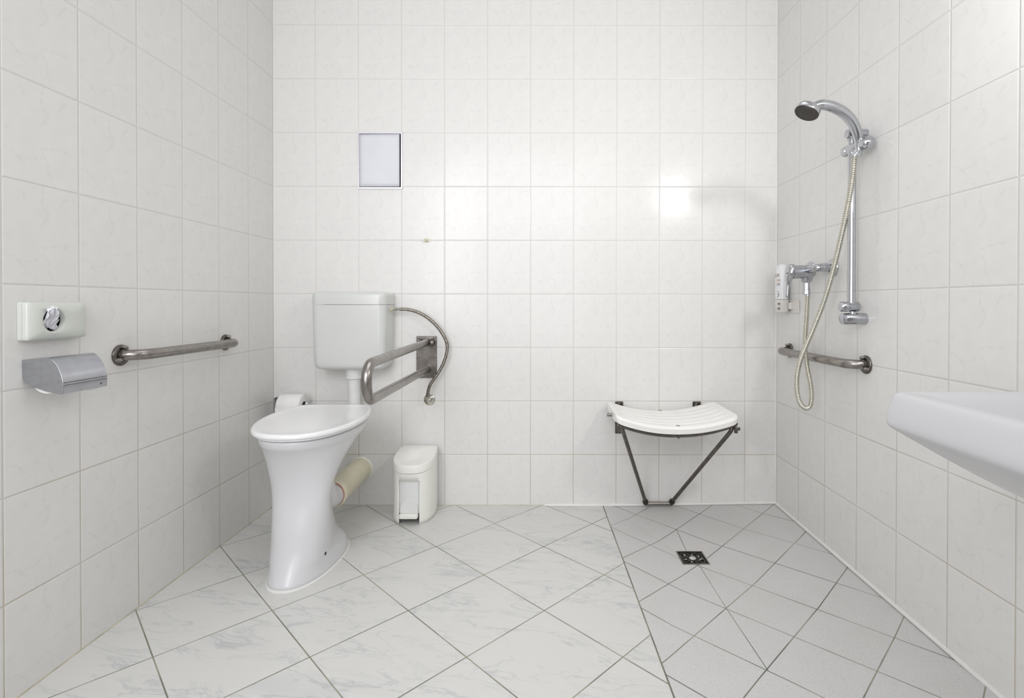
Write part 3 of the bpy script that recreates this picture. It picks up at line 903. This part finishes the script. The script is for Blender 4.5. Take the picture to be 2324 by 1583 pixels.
obj('cover', bm, M['disp'], t, angle=40)
bm = new_bm(); add_lathe(bm, LW(ho_s, .0125, ho_z), LW_N, [(0, 0), (.034, 0), (.034, .0015), (0, .0015)]); obj('cavity', bm, M['dark'], t)
bm = new_bm()   # small tick-shaped emblem, upper far corner of the cover
add_tube(bm, catmull([LW(1.057, .0312, .9225), LW(1.053, .0312, .9185), LW(1.044, .0305, .932)], 5), .0009, 8)
add_tube(bm, catmull([LW(1.049, .0308, .9185), LW(1.043, .0302, .925)], 5), .0009, 8)
obj('emblem', bm, M['pipe_white'], t)
# crumpled bag hanging out of the opening
random.seed(5)
bm = new_bm()
NU, NVv = 16, 26
prof_b = [(.016, -.020), (.020, -.012), (.027, .000), (.034, .010), (.040, .020), (.045, .028), (.047, .033)]
pl = catmull([Vector((h, z, 0)) for h, z in prof_b], 4)
rows = []
for j, q in enumerate(pl):
    fr = j / (len(pl) - 1)
    wd = .0165 - .007 * abs(fr - .45) * 1.6
    row = []
    for i in range(NU + 1):
        u = i / NU * 2 - 1
        fold = .0045 * sin(u * 7 + 5 * fr) + .003 * sin(u * 13 - 9 * fr)
        row.append(bm.verts.new(LW(ho_s + .010 + .006 * fr - u * wd + .003 * sin(9 * fr), q.x + fold, ho_z + q.y + .004 * sin(u * 5 + 2) + random.uniform(-.0008, .0008))))
    rows.append(row)
for a, b in zip(rows[:-1], rows[1:]):
    for i in range(NU): bm.faces.new((a[i], a[i + 1], b[i + 1], b[i]))
rowsB = []
for j in range(9):      # second fold lying in the lower half
    fr = j / 8
    rowsB.append([bm.verts.new(LW(ho_s - .008 + (i / NU * 2 - 1) * (.0165 * sqrt(max(0.05, 1 - (1 - fr) ** 2))), .018 + .004 * sin(i * .9 + j), ho_z - .024 + .026 * fr)) for i in range(NU + 1)])
for a, b in zip(rowsB[:-1], rowsB[1:]):
    for i in range(NU): bm.faces.new((a[i], a[i + 1], b[i + 1], b[i]))
o = obj('plastic_bag', bm, M['bag'], None, angle=25)
md = o.modifiers.new('solid', 'SOLIDIFY'); md.thickness = .0006
tag(o, 'crumpled thin white bag poking out of the round dispenser opening', 'bag')

# ------------------------------------------------------------------ chrome paper dispenser
t = thing('paper_roll_dispenser', 'chrome hooded paper roll holder on left wall below the dispenser', 'roll holder', LW(1.10, 0, .77))
sA, sB = 1.163, 1.040
prof = [(.001, .8065), (.03, .8095), (.054, .8115), (.068, .8095), (.080, .7985), (.089, .784), (.0955, .766), (.0988, .748), (.0985, .7235)]
pc = catmull([Vector((h, z, 0)) for h, z in prof], 5)
bm = new_bm()
thk = .0012
up = [[LW(s, q.x, q.y) for q in pc] for s in (sA, sB)]
lo = []
for s in (sA, sB):
    r_ = []
    for i, q in enumerate(pc):
        a = pc[max(0, i - 1)]; b = pc[min(len(pc) - 1, i + 1)]
        d = (b - a).normalized()
        r_.append(LW(s, q.x + d.y * thk, q.y - d.x * thk))
    lo.append(r_)
rg = [[up[0][i], up[1][i], lo[1][i], lo[0][i]] for i in range(len(pc))]
add_loft(bm, rg)
cover = obj('hood', bm, M['hood'], t, angle=35)
for s, sg in ((sA, 1), (sB, -1)):
    bm = new_bm()
    pts = [LW(s, q.x, q.y) for q in pc] + [LW(s, h, z) for h, z in ((.094, .7225), (.060, .7295), (.036, .7372), (.022, .7415), (.007, .752), (.001, .766))]
    add_poly_prism(bm, pts, (0, -.0015 * sg, 0))
    obj('side_panel', bm, M['chrome_dull'], t, smooth=False, bevel=.0004)
bm = new_bm()
for zz in (.7505, .7445):
    add_tube(bm, [LW(sA, .0989, zz), LW(sB, .0989, zz)], .0007, 6)
obj('rib', bm, M['black'], t)
bm = new_bm(); add_lathe(bm, LW(1.058, .0982, .7335), LW_N, [(0, 0), (.003, 0), (.0025, .0012), (0, .0014)], 12); obj('rivet', bm, M['steel_dark'], t)
bm = new_bm(); add_lathe(bm, LW(sA + .0015, .008, .8015), (0, -1, 0), [(0, 0), (.0022, 0), (.0018, .001), (0, .0013)], 12); obj('rivet', bm, M['chrome'], t)
t = thing('toilet_roll', 'white toilet roll peeking out under the chrome hood', 'toilet roll', LW(1.10, .052, .763))
bm = new_bm()
add_lathe(bm, LW(1.157, .0525, .7635), (0, 1, 0), [(.0155, 0), (.0395, 0), (.0405, .002), (.0405, .107), (.0395, .109), (.0155, .109), (.0155, 0)], 36, caps=False)
obj('paper', bm, M['paper'], t, angle=50)
bm = new_bm(); add_lathe(bm, LW(1.157, .0525, .7635), (0, 1, 0), [(.0145, 0), (.0155, 0), (.0155, .109), (.0145, .109), (.0145, 0)], 24, caps=False)
obj('cardboard_tube', bm, M['card'], t)
bm = new_bm()
add_poly_prism(bm, [LW(1.100, .0935, .724), LW(1.062, .0935, .724), LW(1.064, .092, .716), LW(1.072, .090, .711), LW(1.088, .091, .715)], (-.0008, 0, 0))
obj('loose_sheet', bm, M['paper'], t, smooth=False)

# ------------------------------------------------------------------ folding shower seat
seat = thing('shower_bench', 'ivory folding shower seat with steel frame on back wall', 'shower seat', (1.79, 0, .25))
SX0, SX1 = 1.545, 2.036
def seat_z(u): return .4985 - .045 * (1 - abs(u) ** 2.1)
def seat_sec(u):
    """section across the depth at u in [-1,1]"""
    x = (SX0 + SX1) / 2 + u * (SX1 - SX0) / 2
    e = max(0.0, (abs(u) - .86) / .14)
    yb, yfr = -.028, -.366
    ins = .028 * (1 - sqrt(max(0, 1 - e * e)))
    yb -= ins; yfr += ins
    th = .036 * (1 - .15 * e ** 3)
    zt = seat_z(u) - .003 * e ** 2
    pts = []
    NT_ = 60
    for i in range(NT_ + 1):
        v = i / NT_
        y = yb + (yfr - yb) * v
        ed = min(v, 1 - v) * abs(yfr - yb)
        drop = .010 * (1 - min(1, ed / .014)) ** 2
        gr = 0
        if abs(u) < .90:
            fade = min(1, (.90 - abs(u)) / .10)
            for c in (.17, .34, .51, .68, .83):
                d = (v - c) * abs(yfr - yb) / .0085
                gr += .0050 * math.exp(-d * d) * fade
        pts.append(Vector((x, y, zt - drop - gr)))
    for i in range(9):
        v = 1 - i / 8
        y = yb + .004 + (yfr + .004 - yb - .004) * v - (0.004 if v == 1 else 0) * 0
        ed = min(v, 1 - v)
        pts.append(Vector((x, min(yb - .003, max(yfr + .003, y)), zt - th + (.006 if ed == 0 else 0))))
    return pts
us = [-1, -.995, -.985, -.97, -.95, -.92] + [-.9 + 1.8 * i / 28 for i in range(29)] + [.92, .95, .97, .985, .995, 1]
bm = new_bm(); add_loft(bm, [seat_sec(u) for u in us]); obj('seat', bm, M['seat'], seat, angle=50)
for hx, hy in ((1.792, -.045), (1.795, -.342)):
    bm = new_bm(); uu = (hx - 1.79) / .245
    add_lathe(bm, (hx, hy, seat_z(uu) - .0045), (0, 0, 1), [(0, 0), (.0085, 0), (.0085, .0048 if hy > -.2 else .0052), (0, .0053)], 20); obj('screw_cap', bm, M['card'], seat)
# steel frame: bars following the underside, front and back
bm = new_bm()
for y in (-.345, -.075):
    add_tube(bm, [((SX0 + SX1) / 2 + u * .238, y, seat_z(u) - .0405) for u in [-1 + 2 * i / 24 for i in range(25)]], .0058, 10, flat=1.0)
for x in (SX0 + .016, SX1 - .010):
    add_tube(bm, [(x, -.03, .459), (x, -.352, .463)], .006, 10)
obj('frame', bm, M['steel_dark'], seat)
bm = new_bm(); add_lathe(bm, (1.795, -.352, .423), (0, 0, -1), [(0, 0), (.0065, 0), (.0065, .006), (.0035, .007), (.0035, .018), (0, .0185)], 6); obj('bolt', bm, M['steel_dark'], seat)
bm = new_bm(); add_tube(bm, [(1.524, -.232, .474), (1.585, -.232, .474)], .0075, 16); obj('hinge_rod', bm, M['steel'], seat)
LF, RF = (1.731, -.020, .022), (1.851, -.020, .022)
for top, ft in (((1.566, -.350, .455), LF), ((2.020, -.350, .452), RF)):
    T, B = Vector(top), Vector(ft)
    bm = new_bm()
    mid = T.lerp(B, .045) + Vector((0, 0, 0))
    add_tube(bm, bend_path([T + Vector((.0, .02, .006)), T.lerp(B, .05), B], .03), .0083, 14)
    lg = obj('leg', bm, M['steel_dark'], seat)
    bm = new_bm(); add_lathe(bm, B - (B - T).normalized() * .012, (B - T), [(0, 0), (.0125, 0), (.0135, .008), (.0125, .018), (.006, .021), (0, .021)], 16)
    obj('rubber_foot', bm, M['black'], lg)
bm = new_bm(); add_tube(bm, [Vector(LF) + Vector((-.004, 0, -.006)), Vector(RF) + Vector((.004, 0, -.006))], .0088, 14); obj('foot_bar', bm, M['steel'], seat)
bm = new_bm(); add_box(bm, (2.030, -.348, .443), (.022, .012, .012)); add_lathe(bm, (2.026, -.348, .438), (0, 0, -1), [(0, 0), (.008, 0), (.008, .012), (0, .012)], 6)
obj('corner_bolt', bm, M['steel_dark'], seat, smooth=False, bevel=.001)
for x in (1.610, 1.972):
    bm = new_bm()
    add_poly_prism(bm, [Vector((x + a, -.0005, .412 + b)) for a, b in rrect(.038, .150, .004, 3)], (0, -.004, 0))
    add_box(bm, (x - .012, -.022, .425), (.004, .036, .11)); add_box(bm, (x + .012, -.022, .425), (.004, .036, .11))
    br = obj('wall_bracket', bm, M['steel_dark'], seat, smooth=False, bevel=.001)
    for z in (.352, .476): screw(br, (x, -.0045, z), BW_N, .004)

# ------------------------------------------------------------------ shower rail
SS = .655
rl = thing('shower_rail', 'vertical chrome shower rail on right wall', 'shower rail', RW(SS, 0, 1.2))
HX = RW(SS, .0465, 0).x
bm = new_bm(); add_tube(bm, [(HX, -SS, .935), (HX, -SS, 1.52)], .0130, 24); obj('pole', bm, M['chrome'], rl)
def rod(name, p, ax, prof, m, parent, n=28):
    bm = new_bm(); add_lathe(bm, p, ax, prof, n); return obj(name, bm, m, parent)
rod('lower_bracket', RW(SS, 0, .8925), RW_N, [(0, 0), (.0195, 0), (.0195, .066), (.0175, .069), (.0175, .072), (.019, .073), (.0185, .078), (.013, .081), (0, .082)], M['chrome_dull'], rl)
rod('upper_bracket', RW(SS, 0, 1.5195), RW_N, [(0, 0), (.016, 0), (.016, .060), (.0145, .066), (0, .068)], M['chrome_dull'], rl)
rod('lower_collar', (HX + .024, -SS, .9335), (-1, 0, 0), [(0, 0), (.014, 0), (.0165, .003), (.0165, .036), (.0145, .0375), (.0145, .0385), (.0172, .040), (.0172, .058), (.013, .063), (0, .064)], M['chrome_dull'], rl)
rod('pivot', (HX + .004, -SS, .9175), (0, 0, -1), [(0, 0), (.012, 0), (.012, .012), (0, .012)], M['chrome'], rl)
rod('upper_collar', (HX, -SS, 1.5), (0, 0, 1), [(0, 0), (.0150, 0), (.0150, .030), (.012, .034), (0, .034)], M['chrome'], rl)
# slider holding the hand shower
sl = Vector((HX - .004, -.615, 1.468)); sd = Vector((.20, -1, .04)).normalized()
rod('slider', sl, sd, [(0, 0), (.014, 0), (.0178, .003), (.0182, .020), (.0165, .022), (.0165, .024), (.0195, .026), (.0200, .070), (.0190, .073), (.0190, .075), (.0215, .079), (.0225, .096), (.0205, .110), (.012, .117), (0, .119)], M['chrome'], rl)

# ------------------------------------------------------------------ hand shower
hs_ = thing('hand_shower', 'chrome hand shower with a black spray face', 'shower head', (HX - .02, -.67, 1.47))
HB = Vector((2.300, -.690, 1.435))
hd = Vector((2.120, -.712, 1.577))
fn = Vector((-.477, -.055, -.878)).normalized()
path = catmull([HB, (2.301, -.692, 1.470), (2.293, -.697, 1.505), (2.272, -.703, 1.543), (2.240, -.708, 1.572), (2.200, -.712, 1.590), (2.165, -.713, 1.596), (2.140, -.713, 1.592)], 6)
rad = [.0095, .0125, .0150, .0168, .0175, .0175, .0165, .012]
def hr(i, N):
    t = i / (N - 1) * (len(rad) - 1); k = min(len(rad) - 2, int(t)); return rad[k] + (rad[k + 1] - rad[k]) * (t - k)
bm = new_bm(); add_tube(bm, path, hr, 24, flat=1.05, up=(0, 1, 0))
add_lathe(bm, hd - fn * .026, fn, [(0, .006), (.018, .007), (.029, .010), (.0365, .016), (.0390, .022), (.0393, .031), (.0385, .034), (.035, .034)], 40)
obj('handle', bm, M['chrome'], hs_, angle=50)
bm = new_bm(); add_lathe(bm, hd + fn * .005, fn, [(.0385, 0), (.0385, .005), (.0355, .0088), (.033, .0082), (.020, .009), (0, .0095)], 40); face = obj('spray_face', bm, M['black'], hs_, angle=50)
face['label'] = 'black spray face'
bm = new_bm()
u_, v_, a_ = frame_from(fn)
for ring, cnt in ((.008, 6), (.016, 12), (.024, 18), (.0315, 24)):
    for k in range(cnt):
        a = 2 * pi * k / cnt
        c = hd + fn * .0138 + (u_ * cos(a) + v_ * sin(a)) * ring
        add_lathe(bm, c, fn, [(0, 0), (.0009, 0), (.0007, .0016), (0, .0017)], 6)
obj('nozzles', bm, M['ink_dark'], face)['kind'] = 'stuff'

# ------------------------------------------------------------------ shower hose
t = thing('shower_hose', 'ribbed metal shower hose hanging in a loop', 'hose', (2.25, -.5, .56))
def px_pt(x, y, Y):
    d = _R @ Vector(((x - CX) / F_PX, 1, -(y - CY) / F_PX)); k = (Y - CAM.y) / d.y
    return CAM + d * k
hpts = [(1939, 352, -.690), (1935.5, 395, -.685), (1927, 450, -.665), (1915, 510, -.64), (1899, 580, -.60), (1882, 645, -.565), (1864, 700, -.535), (1846, 745, -.51), (1831, 780, -.49), (1817, 815, -.475),
        (1809, 850, -.465), (1808, 880, -.46), (1813, 908, -.455), (1822, 922, -.45), (1831, 926, -.445), (1839, 920, -.44), (1842, 902, -.437), (1840, 875, -.440), (1834, 845, -.442), (1829, 815, -.442), (1827, 785, -.434),
        (1828.5, 750, -.415), (1831, 710, -.395), (1832.5, 676, -.388), (1833, 668, -.386)]
hp = resample(catmull([px_pt(*p) for p in hpts], 10), .00145)
bm = new_bm()
add_tube(bm, hp, lambda i, N: (.0074, .0090, .0094, .0090)[i % 4] if 0 < i < N - 1 else .008, 12)
obj('ribbed_tube', bm, M['hose'], t, angle=80)
rod('hose_nut', (2.2975, -.690, 1.452), (px_pt(1939, 352, -.690) - Vector((2.2975, -.69, 1.452))), [(0, 0), (.011, 0), (.0115, .012), (.0098, .026), (0, .026)], M['chrome'], t)
E_ = px_pt(1833, 660, -.386)
rod('hose_ferrule', E_ + Vector((0, 0, .012)), (0, 0, -1), [(0, 0), (.0085, 0), (.0090, .012), (.0098, .014), (.0095, .036), (0, .036)], M['chrome'], t)

# ------------------------------------------------------------------ shower mixer
MS, MZ = .386, 1.070
mx = thing('shower_mixer', 'chrome single-lever shower mixer on right wall', 'mixer tap', RW(MS, 0, MZ))
for s in (.467, .305):
    rod('escutcheon', RW(s, 0, 1.080), RW_N, [(0, 0), (.0345, 0), (.035, .002), (.031, .009), (.020, .015), (.013, .017), (0, .017)], M['chrome'], mx, 40)
    rod('inlet_union', RW(s, .012, 1.080), RW_N, [(0, 0), (.0125, 0), (.0125, .010), (.016, .012), (.016, .030), (.014, .032), (.0125, .040), (0, .042)], M['chrome_dull'], mx, 28)
bm = new_bm()
add_tube(bm, bend_path([RW(.467, .040, 1.080), RW(.467, .063, 1.078), RW(.435, .063, 1.076), RW(.337, .063, 1.076), RW(.305, .063, 1.078), RW(.305, .040, 1.080)], [.012, .02, .02, .012], 5), .0150, 22)
bc = RW(MS, .030, MZ)
add_lathe(bm, bc, (-1, 0, -.04), [(0, 0), (.020, .002), (.0245, .012), (.0262, .03), (.0266, .060), (.0254, .068), (.0254, .070), (.0270, .071), (.0270, .088), (0, .09)], 36)
add_lathe(bm, RW(MS, .060, MZ - .005), (0, 0, -1), [(.0, 0), (.022, .002), (.0215, .030), (.0165, .038), (.0145, .040), (0, .040)], 28)
obj('body', bm, M['chrome_dull'], mx, angle=35)
rod('outlet_nipple', RW(MS, .0605, MZ - .042), (0, 0, -1), [(0, 0), (.0125, 0), (.0125, .030), (.0140, .031), (.0140, .047), (.010, .049), (0, .049)], M['chrome'], mx, 8)
# lever: dome cap on the cartridge end with a long flat handle hanging down
LH = .128
bm = new_bm()
sec = []
for z, w, d, h in ((1.0985, .008, .006, .119), (1.095, .019, .014, .120), (1.085, .0260, .017, .122), (1.07, .0270, .018, .123), (1.055, .0245, .017, .125), (1.043, .0180, .014, .128),
                   (1.030, .0125, .0095, .131), (1.01, .0090, .0065, .134), (.99, .0085, .0055, .136), (.975, .0085, .0052, .137), (.968, .0080, .0045, .137), (.966, .005, .003, .137)):
    sec.append([RW(MS + w * cos(2 * pi * k / 24), h + d * sin(2 * pi * k / 24), z) for k in range(24)])
add_loft(bm, sec)
obj('lever', bm, M['chrome'], mx, angle=60)
bm = new_bm(); add_lathe(bm, RW(MS + .010, .141, 1.062), (-1, -.3, 0), [(0, 0), (.0028, 0), (.0028, .0008), (0, .001)], 12); o = obj('temperature_dot', bm, M['steel_dark'], mx)

# ------------------------------------------------------------------ soap bottle in its wall bracket
BS, BHH = .118, .030
holder = thing('soap_holder', 'milky plastic wall bracket holding the soap bottle', 'holder', RW(BS, 0, .93))
def bot_ring(ws, wh, z, hc=BHH, n=32, e=2.6):
    out = []
    for k in range(n):
        a = 2 * pi * k / n
        c, s = cos(a), sin(a)
        out.append(RW(BS + math.copysign(abs(c) ** (2 / e), c) * ws, hc + math.copysign(abs(s) ** (2 / e), s) * wh, z))
    return out
bm = new_bm()
add_loft(bm, [bot_ring(.033, .0225, .9065), bot_ring(.035, .0245, .909), bot_ring(.0352, .0248, .9605), bot_ring(.034, .0236, .9608)])
obj('cup', bm, M['holder'], holder, angle=40)
bm = new_bm()
add_box(bm, RW(.168, .0025, .931), (.005, .105, .056)); add_box(bm, RW(.162, .010, .934), (.018, .020, .030))
obj('wall_mount', bm, M['holder'], holder, smooth=False, bevel=.003)
bm = new_bm()
for zz in (.943, .922):
    add_poly_prism(bm, [RW(BS + .026 + .0 + a, .0535 - .0, zz + b) for a, b in ((-.012, .002), (-.004, .0045), (.003, .003), (.009, .0), (.003, -.003), (-.004, -.0045), (-.012, -.002))], (-.0012, 0, 0))
o = obj('leaf_print', bm, M['ink_dark'], holder, smooth=False)
bot = thing('soap_bottle', 'white liquid soap bottle printed with bronze letters beside the mixer', 'bottle', RW(BS, BHH, .96))
bm = new_bm()
add_loft(bm, [bot_ring(.030, .0205, .962), bot_ring(.033, .0232, .964), bot_ring(.0335, .0237, .99), bot_ring(.0335, .0237, 1.060), bot_ring(.033, .0233, 1.082), bot_ring(.0305, .0215, 1.098), bot_ring(.025, .018, 1.110), bot_ring(.016, .012, 1.1175), bot_ring(.006, .005, 1.1205)])
obj('bottle_body', bm, M['bottle'], bot, angle=50)
def text_mesh(s, size, fn_map, name, m, parent, ext=0.0003):
    cu = bpy.data.curves.new(name, 'FONT'); cu.body = s; cu.size = size; cu.align_x = 'CENTER'; cu.align_y = 'CENTER'
    cu.resolution_u = 3
    tmp = bpy.data.objects.new(name, cu); COL.objects.link(tmp)
    dg = bpy.context.evaluated_depsgraph_get()
    me = bpy.data.meshes.new_from_object(tmp.evaluated_get(dg))
    bpy.data.objects.remove(tmp, do_unlink=True)
    bm = bmesh.new(); bm.from_mesh(me)
    bmesh.ops.subdivide_edges(bm, edges=[e for e in bm.edges if e.calc_length() > size * .15], cuts=2)
    for v in bm.verts: v.co = fn_map(v.co.x, v.co.y)
    bm.to_mesh(me); bm.free()
    me.materials.clear(); me.materials.append(m)
    o = bpy.data.objects.new(name, me); COL.objects.link(o)
    o.parent = parent; o.matrix_parent_inverse = Matrix.Translation(parent.location).inverted()
    return o
def on_bottle(s0, z0):
    def f(x, y):
        s = BS + s0 + x
        c = max(-1, min(1, (s - BS) / .0337))
        w = (1 - abs(c) ** 2.6) ** (1 / 2.6)
        return RW(s, BHH + .0240 * w + .0005, z0 + y)
    return f
text_mesh('LUX', .021, on_bottle(.003, 1.068), 'printed_letters', M['ink_gold'], bot)
def label_bars(z0, n, wdt, m, nm):
    bm = new_bm()
    f = on_bottle(.015, 0)
    for k in range(n):
        zz = z0 - k * .0034
        xs = [-wdt / 2 + wdt * i / 6 for i in range(7)]
        a = [bm.verts.new(f(x, zz + .0009)) for x in xs]; b = [bm.verts.new(f(x, zz - .0009)) for x in xs]
        for i in range(6): bm.faces.new((a[i], a[i + 1], b[i + 1], b[i]))
    return obj(nm, bm, m, bot, smooth=False)
label_bars(1.050, 3, .022, M['ink_orange'], 'printed_lines')
label_bars(1.034, 4, .022, M['ink_grey'], 'printed_lines')
bm = new_bm()
f = on_bottle(.013, 0)
pts = [(-.004, .9995), (.002, .996), (.004, .990), (-.001, .987), (.003, .982), (.007, .986), (.004, .977), (-.003, .975), (.002, .971)]
add_tube(bm, catmull([f(x, z) for x, z in pts], 5), .0006, 6)
obj('printed_flourish', bm, M['ink_dark'], bot)

# ------------------------------------------------------------------ washbasin
wb = thing('washbasin', 'white ceramic washbasin on right wall at the picture edge', 'washbasin', RW(1.80, .24, .79))
WY0, WY1 = -1.508, -2.10
def wb_ring(xf, y0, y1, z, r, inner=False, xback=None):
    """rounded rectangle from the wall to xf, y0 far end, y1 near end"""
    xb = RW(1.8, 0, 0).x - .001 if xback is None else xback
    out = []
    w, d = xb - xf, y0 - y1
    cx_, cy_ = (xb + xf) / 2, (y0 + y1) / 2
    for a, b in rrect(w, d, r, 7): out.append(Vector((cx_ + a, cy_ + b, z)))
    return out
rgs = [wb_ring(2.17, -1.68, -1.92, .600, .05), wb_ring(2.08, -1.645, -1.955, .610, .06), wb_ring(2.01, -1.62, -1.98, .632, .06), wb_ring(1.945, -1.59, -2.015, .662, .055), wb_ring(1.897, -1.553, -2.05, .692, .048),
       wb_ring(1.868, -1.523, -2.082, .715, .036), wb_ring(1.851, -1.500, -2.105, .7285, .028), wb_ring(1.8475, -1.494, -2.11, .734, .025), wb_ring(1.848, -1.494, -2.11, .745, .024), wb_ring(1.855, -1.498, -2.107, .775, .022),
       wb_ring(1.858, -1.501, -2.10, .785, .021), wb_ring(1.862, -1.505, -2.097, .7895, .019), wb_ring(1.868, -1.511, -2.092, .791, .016),
       wb_ring(1.888, -1.525, -2.08, .7898, .02, xback=2.27), wb_ring(1.897, -1.533, -2.073, .786, .03, xback=2.262), wb_ring(1.908, -1.545, -2.06, .775, .045, xback=2.25), wb_ring(1.93, -1.57, -2.035, .745, .06, xback=2.23),
       wb_ring(1.97, -1.62, -1.985, .700, .07, xback=2.19), wb_ring(2.03, -1.70, -1.90, .675, .07, xback=2.14), wb_ring(2.065, -1.78, -1.82, .672, .018, xback=2.105)]
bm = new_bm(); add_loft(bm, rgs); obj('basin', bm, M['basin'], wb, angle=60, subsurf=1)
bm = new_bm(); add_lathe(bm, (2.085, -1.80, .671), (0, 0, 1), [(0, 0), (.022, 0), (.022, .003), (.018, .0045), (0, .0035)]); obj('drain_ring', bm, M['chrome'], wb)
bm = new_bm(); add_tube(bm, bend_path([(2.15, -1.80, .605), (2.15, -1.80, .42), (2.30, -1.80, .42), RW(1.80, 0, .42)], .03), .016, 18); obj('waste_trap', bm, M['chrome'], wb)

# ------------------------------------------------------------------ floor drain
fd = thing('floor_drain', 'square dark metal floor drain with worn grate', 'drain', (DR[0], DR[1], 0))
bm = new_bm()
h_ = .0505
outer_ = [(-h_, -h_), (h_, -h_), (h_, h_), (-h_, h_)]; i_ = .0455
inner_ = [(-i_, -i_), (i_, -i_), (i_, i_), (-i_, i_)]
zt = DR[2] + .0012
add_loft(bm, [[Vector((DR[0] + a, DR[1] + b, zt - .004)) for a, b in outer_], [Vector((DR[0] + a, DR[1] + b, zt)) for a, b in outer_], [Vector((DR[0] + a, DR[1] + b, zt)) for a, b in inner_], [Vector((DR[0] + a, DR[1] + b, zt - .010)) for a, b in inner_]], cap0=False, cap1=False)
obj('frame', bm, M['steel'], fd, smooth=False)
bm = new_bm(); add_box(bm, (DR[0], DR[1], zt - .012), (.096, .096, .003)); obj('well', bm, M['drain_well'], fd, smooth=False)
bm = new_bm()
gz = zt - .0035
for k in range(12):
    a = 2 * pi * k / 12 + .26
    L_ = .041 / max(abs(cos(a)), abs(sin(a)))
    rot = Matrix.Rotation(a, 3, 'Z')
    add_box(bm, Vector((DR[0], DR[1], gz)) + rot @ Vector(((L_ + .010) / 2, 0, 0)), (L_ - .010, .0042, .0025), rot)
for q in (.026,):
    for k in range(24):
        a = 2 * pi * (k + .5) / 24
        add_box(bm, (DR[0] + q * cos(a), DR[1] + q * sin(a), gz), (.003, .0072, .0022), Matrix.Rotation(a, 3, 'Z'))
for a, b, c, d in ((0, .040, .084, .004), (0, -.040, .084, .004), (.040, 0, .004, .084), (-.040, 0, .004, .084)):
    add_box(bm, (DR[0] + a, DR[1] + b, gz), (c, d, .003))
obj('grate', bm, M['grille'], fd, smooth=False)
bm = new_bm()
add_lathe(bm, (DR[0], DR[1], gz - .002), (0, 0, 1), [(0, 0), (.013, 0), (.013, .003), (.010, .0055), (0, .006)], 11)
for a, r, w in ((.5, .030, .010), (1.4, .024, .007), (2.4, .033, .013), (3.5, .031, .008), (5.9, .028, .010), (6.15, .034, .008), (4.3, .032, .006)):
    add_box(bm, (DR[0] + r * cos(a), DR[1] + r * sin(a), gz + .0012), (w, .0035, .0012), Matrix.Rotation(a * 1.7, 3, 'Z'))
o = obj('hub', bm, M['worn'], fd, smooth=False); o['label'] = 'bare worn centre of the grate'
